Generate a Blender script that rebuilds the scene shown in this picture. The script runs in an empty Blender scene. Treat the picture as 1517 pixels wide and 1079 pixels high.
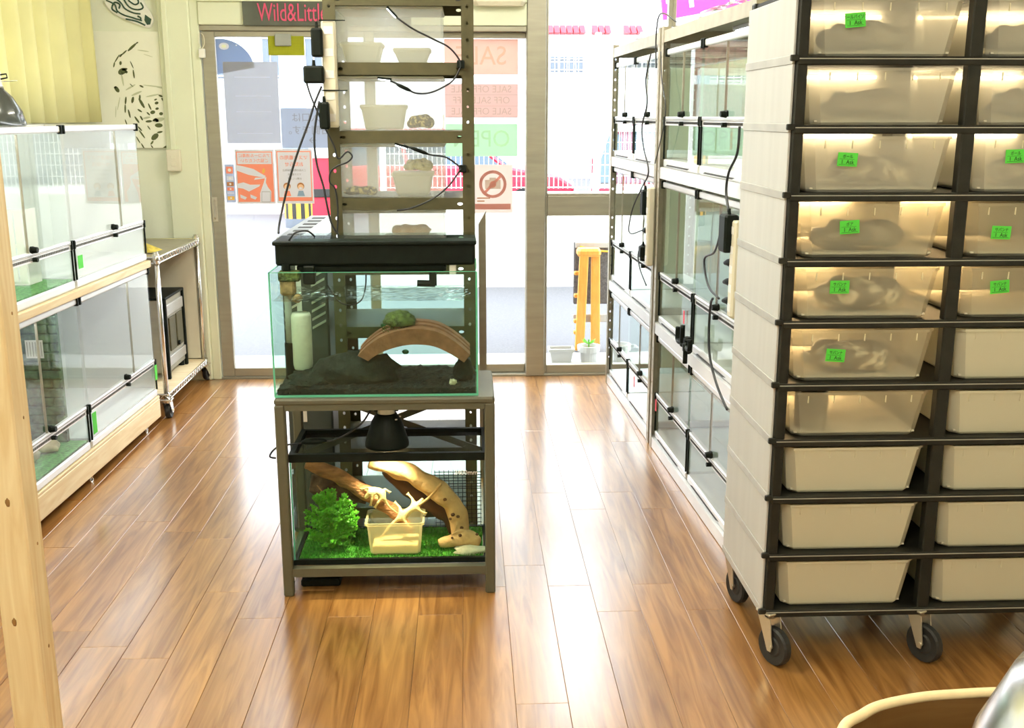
import bpy, bmesh, math, random
from mathutils import Vector, Matrix, Euler, noise
random.seed(7)
SC = bpy.context.scene
COL = SC.collection
PI = math.pi

# ------------------------------------------------------------------ camera, world, lights, exposure
cam = bpy.data.objects.new('camera', bpy.data.cameras.new('camera')); COL.objects.link(cam)
cam.data.sensor_width = 36.0
cam.data.lens = 36.0 * 1560.0 / 1517.0
cam.data.clip_start = 0.02
cam.location = (0, 0, 1.41)
cam.rotation_euler = (math.radians(90 - 13.256), 0, math.radians(-2.447))
SC.camera = cam

world = bpy.data.worlds.new('overcast_sky'); SC.world = world; world.use_nodes = True
wn = world.node_tree.nodes; wl = world.node_tree.links
wn['Background'].inputs[0].default_value = (0.90, 0.95, 1.0, 1)
wn['Background'].inputs[1].default_value = 8.0

SC.view_settings.view_transform = 'Standard'
SC.view_settings.look = 'None'
SC.view_settings.exposure = 0.12
SC.view_settings.gamma = 1.0
SC.view_settings.use_curve_mapping = False
SC.cycles.transparent_max_bounces = 64
SC.cycles.max_bounces = 10
SC.cycles.sample_clamp_indirect = 6.0
SC.cycles.caustics_reflective = False
SC.cycles.caustics_refractive = False
CEILING_POWER = 125.0

# ------------------------------------------------------------------ helpers
def tag(o, label=None, cat=None, group=None, kind=None):
    if label: o['label'] = label
    if cat: o['category'] = cat
    if group: o['group'] = group
    if kind: o['kind'] = kind
    return o

def thing(name, label, cat, loc=(0, 0, 0), rz=0.0, group=None):
    o = bpy.data.objects.new(name, None); COL.objects.link(o)
    o.empty_display_size = 0.05
    o.location = loc; o.rotation_euler = (0, 0, rz)
    return tag(o, label, cat, group)

class MB:
    """collects shapes, then links them as one mesh object"""
    def __init__(s): s.v = []; s.f = []
    def add(s, vs, fs):
        b = len(s.v); s.v += [tuple(p) for p in vs]; s.f += [tuple(i + b for i in f) for f in fs]; return s
    def box(s, x0, x1, y0, y1, z0, z1):
        vs = [(x0,y0,z0),(x1,y0,z0),(x1,y1,z0),(x0,y1,z0),(x0,y0,z1),(x1,y0,z1),(x1,y1,z1),(x0,y1,z1)]
        return s.add(vs, [(3,2,1,0),(4,5,6,7),(0,1,5,4),(1,2,6,5),(2,3,7,6),(3,0,4,7)])
    def cbox(s, x0, x1, y0, y1, z0, z1, c=0.003):
        """box with chamfered vertical edges and top/bottom edges"""
        c = min(c, (x1-x0)*.45, (y1-y0)*.45, (z1-z0)*.45)
        def ring(z, k):
            return [(x0+c+k,y0+k,z),(x1-c-k,y0+k,z),(x1-k,y0+c+k,z),(x1-k,y1-c-k,z),(x1-c-k,y1-k,z),(x0+c+k,y1-k,z),(x0+k,y1-c-k,z),(x0+k,y0+c+k,z)]
        kk = c*.6
        R = ring(z0, kk) + ring(z0+c, 0) + ring(z1-c, 0) + ring(z1, kk)
        fs = [tuple(range(7,-1,-1)), tuple(range(24,32))]
        for r in range(3):
            for i in range(8):
                j = (i+1) % 8; fs.append((r*8+i, r*8+j, r*8+8+j, r*8+8+i))
        return s.add(R, fs)
    def tube(s, pts, r, n=8, cap=True):
        pts = [Vector(p) for p in pts]; m = len(pts)
        rs = r if isinstance(r, (list, tuple)) else [r]*m
        vs = []; prev = None
        for i, p in enumerate(pts):
            t = (pts[min(i+1, m-1)] - pts[max(i-1, 0)])
            if t.length < 1e-9: t = Vector((0,0,1))
            t.normalize()
            if prev is None:
                a = Vector((0,0,1)) if abs(t.z) < .9 else Vector((1,0,0))
                u = t.cross(a).normalized()
            else:
                u = (prev - t*prev.dot(t))
                u = u.normalized() if u.length > 1e-6 else t.orthogonal().normalized()
            prev = u; w = t.cross(u)
            for k in range(n):
                a = 2*PI*k/n; vs.append(p + (u*math.cos(a) + w*math.sin(a))*rs[i])
        fs = []
        for i in range(m-1):
            for k in range(n):
                j = (k+1) % n; fs.append((i*n+k, i*n+j, (i+1)*n+j, (i+1)*n+k))
        if cap: fs += [tuple(range(n-1,-1,-1)), tuple(range((m-1)*n, m*n))]
        return s.add(vs, fs)
    def lathe(s, prof, n=24, c=(0,0,0), cap=False):
        vs = []
        for (r, z) in prof:
            for k in range(n):
                a = 2*PI*k/n; vs.append((c[0]+r*math.cos(a), c[1]+r*math.sin(a), c[2]+z))
        fs = []
        for i in range(len(prof)-1):
            for k in range(n):
                j = (k+1) % n; fs.append((i*n+k, i*n+j, (i+1)*n+j, (i+1)*n+k))
        if cap:
            fs += [tuple(range(n-1,-1,-1)), tuple(range((len(prof)-1)*n, len(prof)*n))]
        return s.add(vs, fs)
    def prism(s, poly, axis, a0, a1):
        """extrude a 2-d outline along an axis; outline coordinates are the two other axes in order"""
        n = len(poly)
        def mk(p, a):
            return {'x': (a, p[0], p[1]), 'y': (p[0], a, p[1]), 'z': (p[0], p[1], a)}[axis]
        vs = [mk(p, a0) for p in poly] + [mk(p, a1) for p in poly]
        fs = [tuple(range(n-1,-1,-1)), tuple(range(n, 2*n))] + [(i, (i+1)%n, n+(i+1)%n, n+i) for i in range(n)]
        return s.add(vs, fs)
    def blob(s, c, r, seg=14, rings=9, amp=.15, fr=2.2, seed=0, flat=None):
        vs = []; fs = []
        for i in range(rings+1):
            th = PI*i/rings
            for k in range(seg):
                ph = 2*PI*k/seg
                d = Vector((math.sin(th)*math.cos(ph), math.sin(th)*math.sin(ph), math.cos(th)))
                q = 1 + amp*noise.noise(d*fr + Vector((seed*7.3, seed*3.1, seed)))*2
                p = Vector((c[0]+d.x*r[0]*q, c[1]+d.y*r[1]*q, c[2]+d.z*r[2]*q))
                if flat is not None and p.z < flat: p.z = flat
                vs.append(p)
        for i in range(rings):
            for k in range(seg):
                j = (k+1) % seg; fs.append((i*seg+k, (i+1)*seg+k, (i+1)*seg+j, i*seg+j))
        return s.add(vs, fs)
    def build(s, name, mat, parent=None, smooth=False, bevel=0, loc=None):
        me = bpy.data.meshes.new(name); me.from_pydata(s.v, [], s.f); me.update()
        bm = bmesh.new(); bm.from_mesh(me); bmesh.ops.recalc_face_normals(bm, faces=bm.faces); bm.to_mesh(me); bm.free()
        if smooth: me.polygons.foreach_set('use_smooth', [True]*len(me.polygons))
        return place(name, me, mat, parent, bevel, loc)

def place(name, me, mat, parent=None, bevel=0, loc=None):
    o = bpy.data.objects.new(name, me); COL.objects.link(o)
    if mat and not me.materials: me.materials.append(mat)
    if parent: o.parent = parent
    if loc: o.location = loc
    if bevel:
        b = o.modifiers.new('bevel', 'BEVEL'); b.width = bevel; b.segments = 2; b.limit_method = 'ANGLE'
    return o

def box(name, mat, parent, x0, x1, y0, y1, z0, z1, c=0.0, bevel=0):
    m = MB()
    (m.cbox(x0,x1,y0,y1,z0,z1,c) if c else m.box(x0,x1,y0,y1,z0,z1))
    return m.build(name, mat, parent, bevel=bevel)

def copy_tree(o, parent=None):
    c = o.copy(); COL.objects.link(c); c.parent = parent
    for ch in list(o.children): copy_tree(ch, c)
    return c

def smooth_path(pts, n=6):
    pts = [Vector(p) for p in pts]; out = []
    for i in range(len(pts)-1):
        p0 = pts[max(i-1,0)]; p1 = pts[i]; p2 = pts[i+1]; p3 = pts[min(i+2,len(pts)-1)]
        for k in range(n):
            t = k/n
            out.append(.5*((2*p1)+(p2-p0)*t+(2*p0-5*p1+4*p2-p3)*t*t+(3*p1-p0-3*p2+p3)*t**3))
    out.append(pts[-1]); return out

def cable(name, mat, pts, r=.0028, parent=None):
    return MB().tube(smooth_path(pts, 6), r, 8).build(name, mat, parent, smooth=True)

def text_mesh(txt, size, depth=0.0006, mirror=False, align='CENTER', shear=0, sx=1.0):
    cu = bpy.data.curves.new('lettering', 'FONT'); cu.body = txt; cu.size = size; cu.extrude = depth
    cu.align_x = align; cu.align_y = 'CENTER'; cu.shear = shear; cu.resolution_u = 3
    ob = bpy.data.objects.new('lettering', cu); COL.objects.link(ob)
    bpy.context.view_layer.update()
    dg = bpy.context.evaluated_depsgraph_get()
    me = bpy.data.meshes.new_from_object(ob.evaluated_get(dg))
    bpy.data.objects.remove(ob); bpy.data.curves.remove(cu)
    # lettering stands upright in the xz plane facing -y
    s = -1 if mirror else 1
    for v in me.vertices:
        x, y, z = v.co; v.co = (x*s*sx, -z, y)
    if mirror: me.flip_normals()
    return me

def lettering(txt, size, mat, parent, loc, mirror=False, name='lettering', sx=1.0, depth=.0006, align='CENTER'):
    me = text_mesh(txt, size, depth, mirror, sx=sx, align=align)
    return place(name, me, mat, parent, loc=loc)

# ------------------------------------------------------------------ materials
def new_mat(name):
    m = bpy.data.materials.new(name); m.use_nodes = True
    nt = m.node_tree; nt.nodes.clear()
    return m, nt, nt.nodes, nt.links

def pbr(name, col, rough=.5, metal=0.0, var=0.0, vscale=12, bump=0.0, bscale=60, coat=0.0, emit=None, spec=.5, stretch=None, transl=0.0, detail=4):
    m, nt, N, L = new_mat(name)
    out = N.new('ShaderNodeOutputMaterial'); b = N.new('ShaderNodeBsdfPrincipled')
    b.inputs['Roughness'].default_value = rough; b.inputs['Metallic'].default_value = metal
    b.inputs['Base Color'].default_value = (*col, 1); b.inputs['Coat Weight'].default_value = coat
    b.inputs['Coat Roughness'].default_value = .08; b.inputs['Specular IOR Level'].default_value = spec
    tc = N.new('ShaderNodeTexCoord'); mp = N.new('ShaderNodeMapping'); L.new(tc.outputs['Object'], mp.inputs['Vector'])
    if stretch: mp.inputs['Scale'].default_value = stretch
    if var:
        nz = N.new('ShaderNodeTexNoise'); nz.inputs['Scale'].default_value = vscale; nz.inputs['Detail'].default_value = detail
        L.new(mp.outputs[0], nz.inputs['Vector'])
        r = N.new('ShaderNodeValToRGB')
        r.color_ramp.elements[0].position = .3; r.color_ramp.elements[1].position = .7
        r.color_ramp.elements[0].color = (*[max(0, c*(1-var)) for c in col], 1)
        r.color_ramp.elements[1].color = (*[min(1, c*(1+var)) for c in col], 1)
        L.new(nz.outputs['Fac'], r.inputs[0]); L.new(r.outputs[0], b.inputs['Base Color'])
    if bump:
        n2 = N.new('ShaderNodeTexNoise'); n2.inputs['Scale'].default_value = bscale; n2.inputs['Detail'].default_value = 5
        L.new(mp.outputs[0], n2.inputs['Vector'])
        bp = N.new('ShaderNodeBump'); bp.inputs['Strength'].default_value = bump; bp.inputs['Distance'].default_value = .01
        L.new(n2.outputs['Fac'], bp.inputs['Height']); L.new(bp.outputs[0], b.inputs['Normal'])
    if emit:
        b.inputs['Emission Color'].default_value = (*emit[0], 1); b.inputs['Emission Strength'].default_value = emit[1]
    sh = b.outputs[0]
    if transl:
        t = N.new('ShaderNodeBsdfTranslucent'); t.inputs[0].default_value = (*col, 1)
        mx = N.new('ShaderNodeMixShader'); mx.inputs[0].default_value = transl
        L.new(b.outputs[0], mx.inputs[1]); L.new(t.outputs[0], mx.inputs[2]); sh = mx.outputs[0]
    L.new(sh, out.inputs[0]); return m

def glassy(name, tint=(.97,.99,.98), ior=1.45, rough=0.0, gain=1.0, bump=0.0, bscale=20):
    """thin clear sheet: passes light, reflects by Fresnel"""
    m, nt, N, L = new_mat(name)
    out = N.new('ShaderNodeOutputMaterial'); t = N.new('ShaderNodeBsdfTransparent'); g = N.new('ShaderNodeBsdfGlossy')
    fr = N.new('ShaderNodeFresnel'); fr.inputs[0].default_value = ior
    mx = N.new('ShaderNodeMixShader'); t.inputs[0].default_value = (*tint, 1); g.inputs['Roughness'].default_value = rough
    geo = N.new('ShaderNodeNewGeometry'); inv = N.new('ShaderNodeMath'); inv.operation = 'SUBTRACT'; inv.inputs[0].default_value = 1.0
    L.new(geo.outputs['Backfacing'], inv.inputs[1])
    mu = N.new('ShaderNodeMath'); mu.operation = 'MULTIPLY'; L.new(fr.outputs[0], mu.inputs[0]); L.new(inv.outputs[0], mu.inputs[1])
    m2 = N.new('ShaderNodeMath'); m2.operation = 'MULTIPLY'; m2.inputs[1].default_value = gain; L.new(mu.outputs[0], m2.inputs[0]); m2.use_clamp = True
    L.new(m2.outputs[0], mx.inputs[0]); L.new(t.outputs[0], mx.inputs[1]); L.new(g.outputs[0], mx.inputs[2]); L.new(mx.outputs[0], out.inputs[0])
    if bump:
        tc = N.new('ShaderNodeTexCoord'); n2 = N.new('ShaderNodeTexNoise'); n2.inputs['Scale'].default_value = bscale
        L.new(tc.outputs['Object'], n2.inputs['Vector']); bp = N.new('ShaderNodeBump'); bp.inputs['Strength'].default_value = bump
        L.new(n2.outputs['Fac'], bp.inputs['Height']); L.new(bp.outputs[0], g.inputs['Normal']); L.new(bp.outputs[0], fr.inputs['Normal'])
    return m

def milky(name, col, clear=.35, transl=.5, rough=.3, tint=(.95,.93,.88)):
    """frosted plastic: part clear, part diffuse, part translucent"""
    m, nt, N, L = new_mat(name)
    out = N.new('ShaderNodeOutputMaterial'); b = N.new('ShaderNodeBsdfPrincipled')
    b.inputs['Base Color'].default_value = (*col, 1); b.inputs['Roughness'].default_value = rough
    tl = N.new('ShaderNodeBsdfTranslucent'); tl.inputs[0].default_value = (*col, 1)
    tp = N.new('ShaderNodeBsdfTransparent'); tp.inputs[0].default_value = (*tint, 1)
    a = N.new('ShaderNodeMixShader'); a.inputs[0].default_value = transl; L.new(b.outputs[0], a.inputs[1]); L.new(tl.outputs[0], a.inputs[2])
    c = N.new('ShaderNodeMixShader'); c.inputs[0].default_value = clear; L.new(a.outputs[0], c.inputs[1]); L.new(tp.outputs[0], c.inputs[2])
    L.new(c.outputs[0], out.inputs[0]); return m

def patterned(name, cols, scale=60, stretch=(1,1,1), rough=.45, pos=(.35,.5,.62), vor=False):
    m, nt, N, L = new_mat(name)
    out = N.new('ShaderNodeOutputMaterial'); b = N.new('ShaderNodeBsdfPrincipled'); b.inputs['Roughness'].default_value = rough
    tc = N.new('ShaderNodeTexCoord'); mp = N.new('ShaderNodeMapping'); mp.inputs['Scale'].default_value = stretch
    L.new(tc.outputs['Object'], mp.inputs['Vector'])
    if vor:
        t = N.new('ShaderNodeTexVoronoi'); t.inputs['Scale'].default_value = scale; src = t.outputs['Distance']
    else:
        t = N.new('ShaderNodeTexNoise'); t.inputs['Scale'].default_value = scale; t.inputs['Detail'].default_value = 2; src = t.outputs['Fac']
    L.new(mp.outputs[0], t.inputs['Vector'])
    r = N.new('ShaderNodeValToRGB'); e = r.color_ramp.elements
    while len(e) < len(cols): e.new(.5)
    for i, c in enumerate(cols): e[i].position = pos[i]; e[i].color = (*c, 1)
    L.new(src, r.inputs[0]); L.new(r.outputs[0], b.inputs['Base Color']); L.new(b.outputs[0], out.inputs[0]); return m

def wood(name, c1, c2, rough=.5, scale=(22,1.6,22), coat=0.0, rnd=.12):
    m, nt, N, L = new_mat(name)
    out = N.new('ShaderNodeOutputMaterial'); b = N.new('ShaderNodeBsdfPrincipled'); b.inputs['Roughness'].default_value = rough
    b.inputs['Coat Weight'].default_value = coat; b.inputs['Coat Roughness'].default_value = .20; b.inputs['Coat IOR'].default_value = 1.9
    tc = N.new('ShaderNodeTexCoord'); oi = N.new('ShaderNodeObjectInfo')
    off = N.new('ShaderNodeVectorMath'); off.operation = 'ADD'
    mul = N.new('ShaderNodeMath'); mul.operation = 'MULTIPLY'; mul.inputs[1].default_value = 37.0
    L.new(oi.outputs['Random'], mul.inputs[0]); L.new(tc.outputs['Object'], off.inputs[0]); L.new(mul.outputs[0], off.inputs[1])
    mp = N.new('ShaderNodeMapping'); mp.inputs['Scale'].default_value = scale; L.new(off.outputs[0], mp.inputs['Vector'])
    n1 = N.new('ShaderNodeTexNoise'); n1.inputs['Scale'].default_value = 1.0; n1.inputs['Detail'].default_value = 6; n1.inputs['Distortion'].default_value = 1.4
    L.new(mp.outputs[0], n1.inputs['Vector'])
    r = N.new('ShaderNodeValToRGB'); r.color_ramp.elements[0].position = .32; r.color_ramp.elements[1].position = .68
    r.color_ramp.elements[0].color = (*c1, 1); r.color_ramp.elements[1].color = (*c2, 1); L.new(n1.outputs['Fac'], r.inputs[0])
    hs = N.new('ShaderNodeHueSaturation'); mr = N.new('ShaderNodeMapRange'); mr.inputs['To Min'].default_value = 1-rnd; mr.inputs['To Max'].default_value = 1+rnd
    L.new(oi.outputs['Random'], mr.inputs['Value']); L.new(mr.outputs[0], hs.inputs['Value']); L.new(r.outputs[0], hs.inputs['Color'])
    L.new(hs.outputs[0], b.inputs['Base Color'])
    bp = N.new('ShaderNodeBump'); bp.inputs['Strength'].default_value = .06; bp.inputs['Distance'].default_value = .004
    L.new(n1.outputs['Fac'], bp.inputs['Height']); L.new(bp.outputs[0], b.inputs['Normal'])
    L.new(b.outputs[0], out.inputs[0]); return m

def emitter(name, col, strength):
    m, nt, N, L = new_mat(name)
    out = N.new('ShaderNodeOutputMaterial'); e = N.new('ShaderNodeEmission'); e.inputs[0].default_value = (*col, 1); e.inputs[1].default_value = strength
    L.new(e.outputs[0], out.inputs[0]); return m

M = {}
M['floor'] = wood('floor_wood', (.22,.085,.016), (.46,.225,.065), rough=.36, scale=(30,2.2,30), coat=1.0, rnd=.10)
M['pine'] = wood('pine_lumber', (.78,.60,.34), (.93,.80,.55), rough=.6, scale=(30,30,2.5), rnd=.05)
M['pine_x'] = wood('pine_beam', (.80,.62,.36), (.95,.83,.58), rough=.6, scale=(2.5,30,30), rnd=.05)
M['wall'] = pbr('painted_wall', (.84,.87,.73), .75, var=.03, vscale=3, bump=.05, bscale=90)
M['wallcream'] = pbr('cream_wall', (.86,.84,.72), .75, var=.03, vscale=3)
M['trim'] = pbr('pale_green_trim', (.80,.84,.66), .5, var=.03, vscale=5)
M['ceil'] = pbr('ceiling_white', (.88,.88,.84), .8, var=.02)
M['alu'] = pbr('brushed_aluminium', (.72,.72,.72), .32, .85, var=.06, vscale=8, stretch=(1,1,20))
M['alu_w'] = pbr('pale_aluminium', (.80,.81,.82), .35, .35, var=.04, vscale=8)
M['doorframe'] = pbr('door_frame_aluminium', (.36,.34,.27), .42, .3, var=.08, vscale=5, stretch=(1,1,8))
M['glass'] = glassy('clear_glass')
M['shopglass'] = glassy('storefront_glass', (.97,.98,.98))
M['tankglass'] = glassy('tank_glass', (.90,.975,.945), gain=.8)
M['glassedge'] = pbr('green_glass_edge', (.20,.72,.52), .15, spec=.6, transl=.3)
M['water'] = glassy('water_surface', (.95,.985,.965), 1.33, gain=1.3, bump=.25, bscale=26)
M['steel'] = pbr('olive_grey_steel', (.075,.066,.026), .6, 0.0, var=.12, vscale=30)
M['standsteel'] = pbr('taupe_painted_steel', (.095,.092,.060), .5, 0.0, var=.06, vscale=25)
M['cabsteel'] = pbr('galvanised_steel', (.42,.38,.29), .4, .5, var=.12, vscale=18)
M['black'] = pbr('black_plastic', (.005,.008,.006), .5, var=.3, vscale=30, spec=.15)
M['rackblack'] = pbr('black_rack_plastic', (.012,.012,.009), .5, var=.35, vscale=25, spec=.3)
M['rubber'] = pbr('black_rubber', (.014,.014,.014), .6)
M['cord'] = pbr('black_cord', (.012,.014,.018), .5)
M['white'] = pbr('white_plastic', (.88,.88,.86), .4, var=.02)
M['cream'] = pbr('cream_plastic', (.80,.76,.62), .45, var=.03)
M['panel'] = pbr('white_panel', (.68,.69,.69), .5, var=.04, vscale=4, stretch=(1,6,.6), transl=.2)
M['stripgrey'] = pbr('grey_strip', (.45,.44,.40), .45, .3, var=.1)
M['chrome'] = pbr('chrome', (.78,.76,.72), .18, 1.0)
M['nickel'] = pbr('worn_zinc', (.66,.62,.52), .35, .8, var=.08)
M['greentag'] = pbr('neon_green_sticker', (.09,.68,.06), .6)
M['pinktag'] = pbr('neon_pink_sticker', (.95,.10,.16), .6)
M['ink'] = pbr('black_ink', (.015,.02,.012), .7)
M['white_back'] = pbr('white_backing_board', (.90,.91,.92), .6, var=.015, transl=.2)
M['turf'] = pbr('artificial_turf', (.045,.24,.012), .8, var=.5, vscale=90)
M['turf2'] = pbr('faded_turf', (.10,.30,.09), .8, var=.45, vscale=80)

# ------------------------------------------------------------------ room shell
def struct(o): o['kind'] = 'structure'; return o
YB = 5.70          # storefront plane
XL, XR, YN, ZC = -1.95, 1.78, -1.3, 2.5

floor = struct(box('floor', M['floor'], None, XL-.1, XR+.1, YN, 5.80, -.06, -.006))
pw, plen = .1305, .82
for k in range(-17, 12):
    x0 = .239 + k*pw
    off = 2.994 if k % 2 == 0 else 2.815
    if k == -1: off = 3.149
    if k < -8: off -= .055*((k*5) % 7)
    y = off - 3*plen
    while y < 5.68:
        y0, y1 = max(y, 1.0), min(y+plen, 5.68)
        xa, xb = max(x0, XL), min(x0+pw, XR)
        if y1 - y0 > .02 and xb - xa > .02:
            g = .0003; t = .0009
            L_, W_ = y1-y0, xb-xa
            m = MB(); cx, cy = (xa+xb)/2, (y0+y1)/2
            a, b = W_/2-g, L_/2-g
            m.add([(-a,-b,-.006),(a,-b,-.006),(a,b,-.006),(-a,b,-.006),(-a,-b,-t),(a,-b,-t),(a,b,-t),(-a,b,-t),
                   (-a+t,-b+t,0),(a-t,-b+t,0),(a-t,b-t,0),(-a+t,b-t,0)],
                  [(3,2,1,0),(8,9,10,11)] + [(i,(i+1)%4,4+(i+1)%4,4+i) for i in range(4)] + [(4+i,4+(i+1)%4,8+(i+1)%4,8+i) for i in range(4)])
            m.build('plank', M['floor'], floor, loc=(cx, cy, 0))
        y += plen

struct(box('ceiling', M['ceil'], None, XL-.1, XR+.1, YN, YB+.1, ZC, ZC+.08))
struct(box('wall_left', M['wall'], None, XL-.1, XL, YN, YB+.1, -.06, ZC))
struct(box('wall_right', M['wallcream'], None, XR, XR+.1, YN, YB+.1, -.06, ZC))
struct(box('wall_rear', M['wallcream'], None, XL-.1, XR+.1, YN-.1, YN, -.06, ZC))
wb = MB(); wb.box(XL, -1.40, YB, YB+.12, -.06, ZC); wb.box(-1.40, XR, YB, YB+.12, 2.32, ZC); wb.box(1.08, XR, YB, YB+.12, -.06, 1.84); wb.box(1.72, XR, YB, YB+.12, 1.84, 2.32)
struct(wb.build('wall_back', M['wall']))
tr = MB(); tr.cbox(-1.56, -1.40, YB-.035, YB, 0, ZC-.001, .006); tr.cbox(-1.40, -1.355, YB-.02, YB+.08, 0, 2.32, .004)
struct(tr.build('trim_1', M['trim']))
hd = MB(); hd.cbox(-1.355, .319, YB-.03, YB+.07, 1.863, 1.975, .004); hd.cbox(-1.355, .319, YB-.045, YB+.07, 1.975, 1.992, .003)
struct(hd.build('trim_2', M['trim']))
struct(box('trim_3', M['doorframe'], None, -1.355, .319, YB-.02, YB+.08, 1.835, 1.862, .003))      # head track
struct(box('baseboard_back', M['trim'], None, XL, -1.56, YB-.012, YB, 0, .06, .003))

def framed(name, x0, x1, z0, z1, y, st, tp, bt, mat, depth=.035, glass=None):
    e = bpy.data.objects.new(name, None); COL.objects.link(e); e.location = ((x0+x1)/2, y, z0); struct(e)
    w = (x1-x0)/2; h = z1-z0
    box('stile', mat, e, -w, -w+st[0], -depth/2, depth/2, 0, h, .003)
    box('stile', mat, e, w-st[1], w, -depth/2, depth/2, 0, h, .003)
    box('rail', mat, e, -w+st[0], w-st[1], -depth/2, depth/2, h-tp, h, .003)
    box('rail', mat, e, -w+st[0], w-st[1], -depth/2, depth/2, 0, bt, .003)
    box('pane', glass or M['shopglass'], e, -w+st[0]-.004, w-st[1]+.004, -.003, .003, bt-.004, h-tp+.004)
    return e
d1 = framed('door_1', -1.350, -.47, .012, 1.834, YB+.012, (.066,.05), .028, .046, M['doorframe'])
d2 = framed('door_2', -.53, .352, .012, 1.834, YB+.052, (.05,.035), .028, .046, M['doorframe'])
hk = MB(); hk.tube([(.012,-.02,.0),(.012,-.034,.01),(.012,-.034,.09),(.012,-.02,.10)], .005, 8); hk.cbox(-.004,.028,-.022,-.017,-.015,.115,.002)
hk.build('door_pull', M['nickel'], d1, loc=(-.438, 0, .865))
struct(box('trim_4', M['doorframe'], None, .319, .423, YB-.025, YB+.08, 0, 2.32, .006))             # mullion post
framed('window_1', .423, 1.08, .0, .992, YB+.03, (.012,.04), .107, .057, M['doorframe'], .05)
framed('window_2', .423, 1.08, .992, 2.32, YB+.03, (.012,.02), .03, .012, M['doorframe'], .05)
framed('window_4', 1.08, 1.72, 1.84, 2.32, YB+.03, (.02,.04), .03, .03, M['doorframe'], .05)
framed('window_3', -1.355, .319, 1.992, 2.32, YB+.03, (.03,.03), .02, .02, M['trim'], .05)
struct(box('trim_5', M['doorframe'], None, -1.40, XR, YB-.01, YB+.10, -.012, .010, .002))           # threshold

# pull cord bracket at the door's top corner
o = thing('door_closer_cord', 'small white plastic fitting with cord loop at upper door corner', 'fitting', (-1.345, YB-.028, 1.70))
MB().cbox(-.016,.016,-.01,.01,0,.045,.003).build('clip', M['white'], o)
MB().tube(smooth_path([(0,0,.045),(-.014,0,.08),(-.006,0,.12),(.012,0,.11),(.014,0,.07),(.002,0,.045)],5), .0018, 6).build('cord_loop', M['cream'], o, smooth=True)

# ------------------------------------------------------------------ ceiling lamps (out of view above the aisles)
def ceiling_lamp(x, y, label):
    o = thing('ceiling_lamp', label, 'lamp', (x, y, ZC), 0, 'fluorescent ceiling lamps')
    MB().prism([(-.12,0),(.12,0),(.09,-.045),(-.09,-.045)], 'y', -.62, .62).build('housing', M['white'], o)
    for sx in (-.05, .05):
        MB().tube([(sx,-.58,-.066),(sx,.58,-.066)], .016, 10).build('lamp_tube', emitter('warm_white_tube', (1.0,.965,.80), CEILING_POWER), o, smooth=True)
    return o
ceiling_lamp(-.15, .35, 'twin tube ceiling lamp over the floor before the aquarium')
ceiling_lamp(-.95, 2.6, 'twin tube ceiling lamp beside the left glass cabinets')
ceiling_lamp(.38, 4.1, 'twin tube ceiling lamp over the aisle by the steel cabinets')

# ------------------------------------------------------------------ the street outside
M['asphalt'] = pbr('pale_asphalt', (.115,.115,.126), .9, var=.12, vscale=60, detail=6)
M['concrete'] = pbr('pale_concrete', (.40,.39,.38), .85, var=.06, vscale=8)
M['outwall'] = pbr('cream_render', (.82,.80,.72), .85, var=.03, vscale=6)
M['facade'] = pbr('white_facade', (.80,.80,.80), .8, var=.02, vscale=3)
M['winblue'] = pbr('dull_blue_glass', (.10,.13,.17), .2)
M['red'] = pbr('red_paint', (.62,.02,.05), .4)
M['carred'] = pbr('red_car_paint', (.55,.015,.05), .3, coat=.6)
M['carwhite'] = pbr('white_car_paint', (.80,.82,.82), .3, coat=.6)
M['carblue'] = pbr('blue_car_paint', (.07,.13,.24), .3, coat=.6)
M['carglass'] = pbr('car_window', (.05,.09,.13), .15)
M['tail'] = pbr('tail_lamp', (.7,.02,.05), .3)
M['pinksign'] = pbr('pink_sign', (.80,.025,.22), .5, transl=.3)
M['polecol'] = pbr('concrete_pole', (.36,.41,.48), .8, var=.06)
M['yellow'] = pbr('yellow_board', (.85,.42,.03), .6)
M['orangewood'] = pbr('orange_wood', (.72,.34,.06), .5, var=.1, vscale=14, stretch=(6,6,1))
M['mat'] = pbr('dark_coir_mat', (.10,.09,.09), .95, var=.4, vscale=120)
M['pot'] = pbr('white_pot', (.62,.63,.62), .5, var=.06)
M['soil'] = pbr('dry_soil', (.20,.13,.07), .95, var=.3, vscale=80)
M['leaf'] = pbr('fresh_leaf', (.16,.50,.05), .5, transl=.4, var=.2)

struct(box('ground', M['asphalt'], None, -30, 30, 6.32, 70, -.12, -.02))
tag(MB().cbox(-7.0, -2.75, 16.0, 16.2, -.03, 1.0, .01).build('garden_wall', M['outwall']), 'cream wall far across the street behind the striped pole', 'wall')
struct(box('pavement', M['concrete'], None, -6, 6, 5.80, 6.32, -.12, -.012))
gp = MB(); gp.add([(-4.6,10.6,-.03),(-1.2,9.4,-.03),(-.9,12.4,-.03),(-4.2,14.6,-.03),(-2.9,13.2,.16),(-2.2,11.5,.05)],
       [(0,1,5),(1,2,5),(2,4,5),(2,3,4),(3,0,4),(0,5,4)])
struct(gp.build('road_patch', M['asphalt']))

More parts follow.
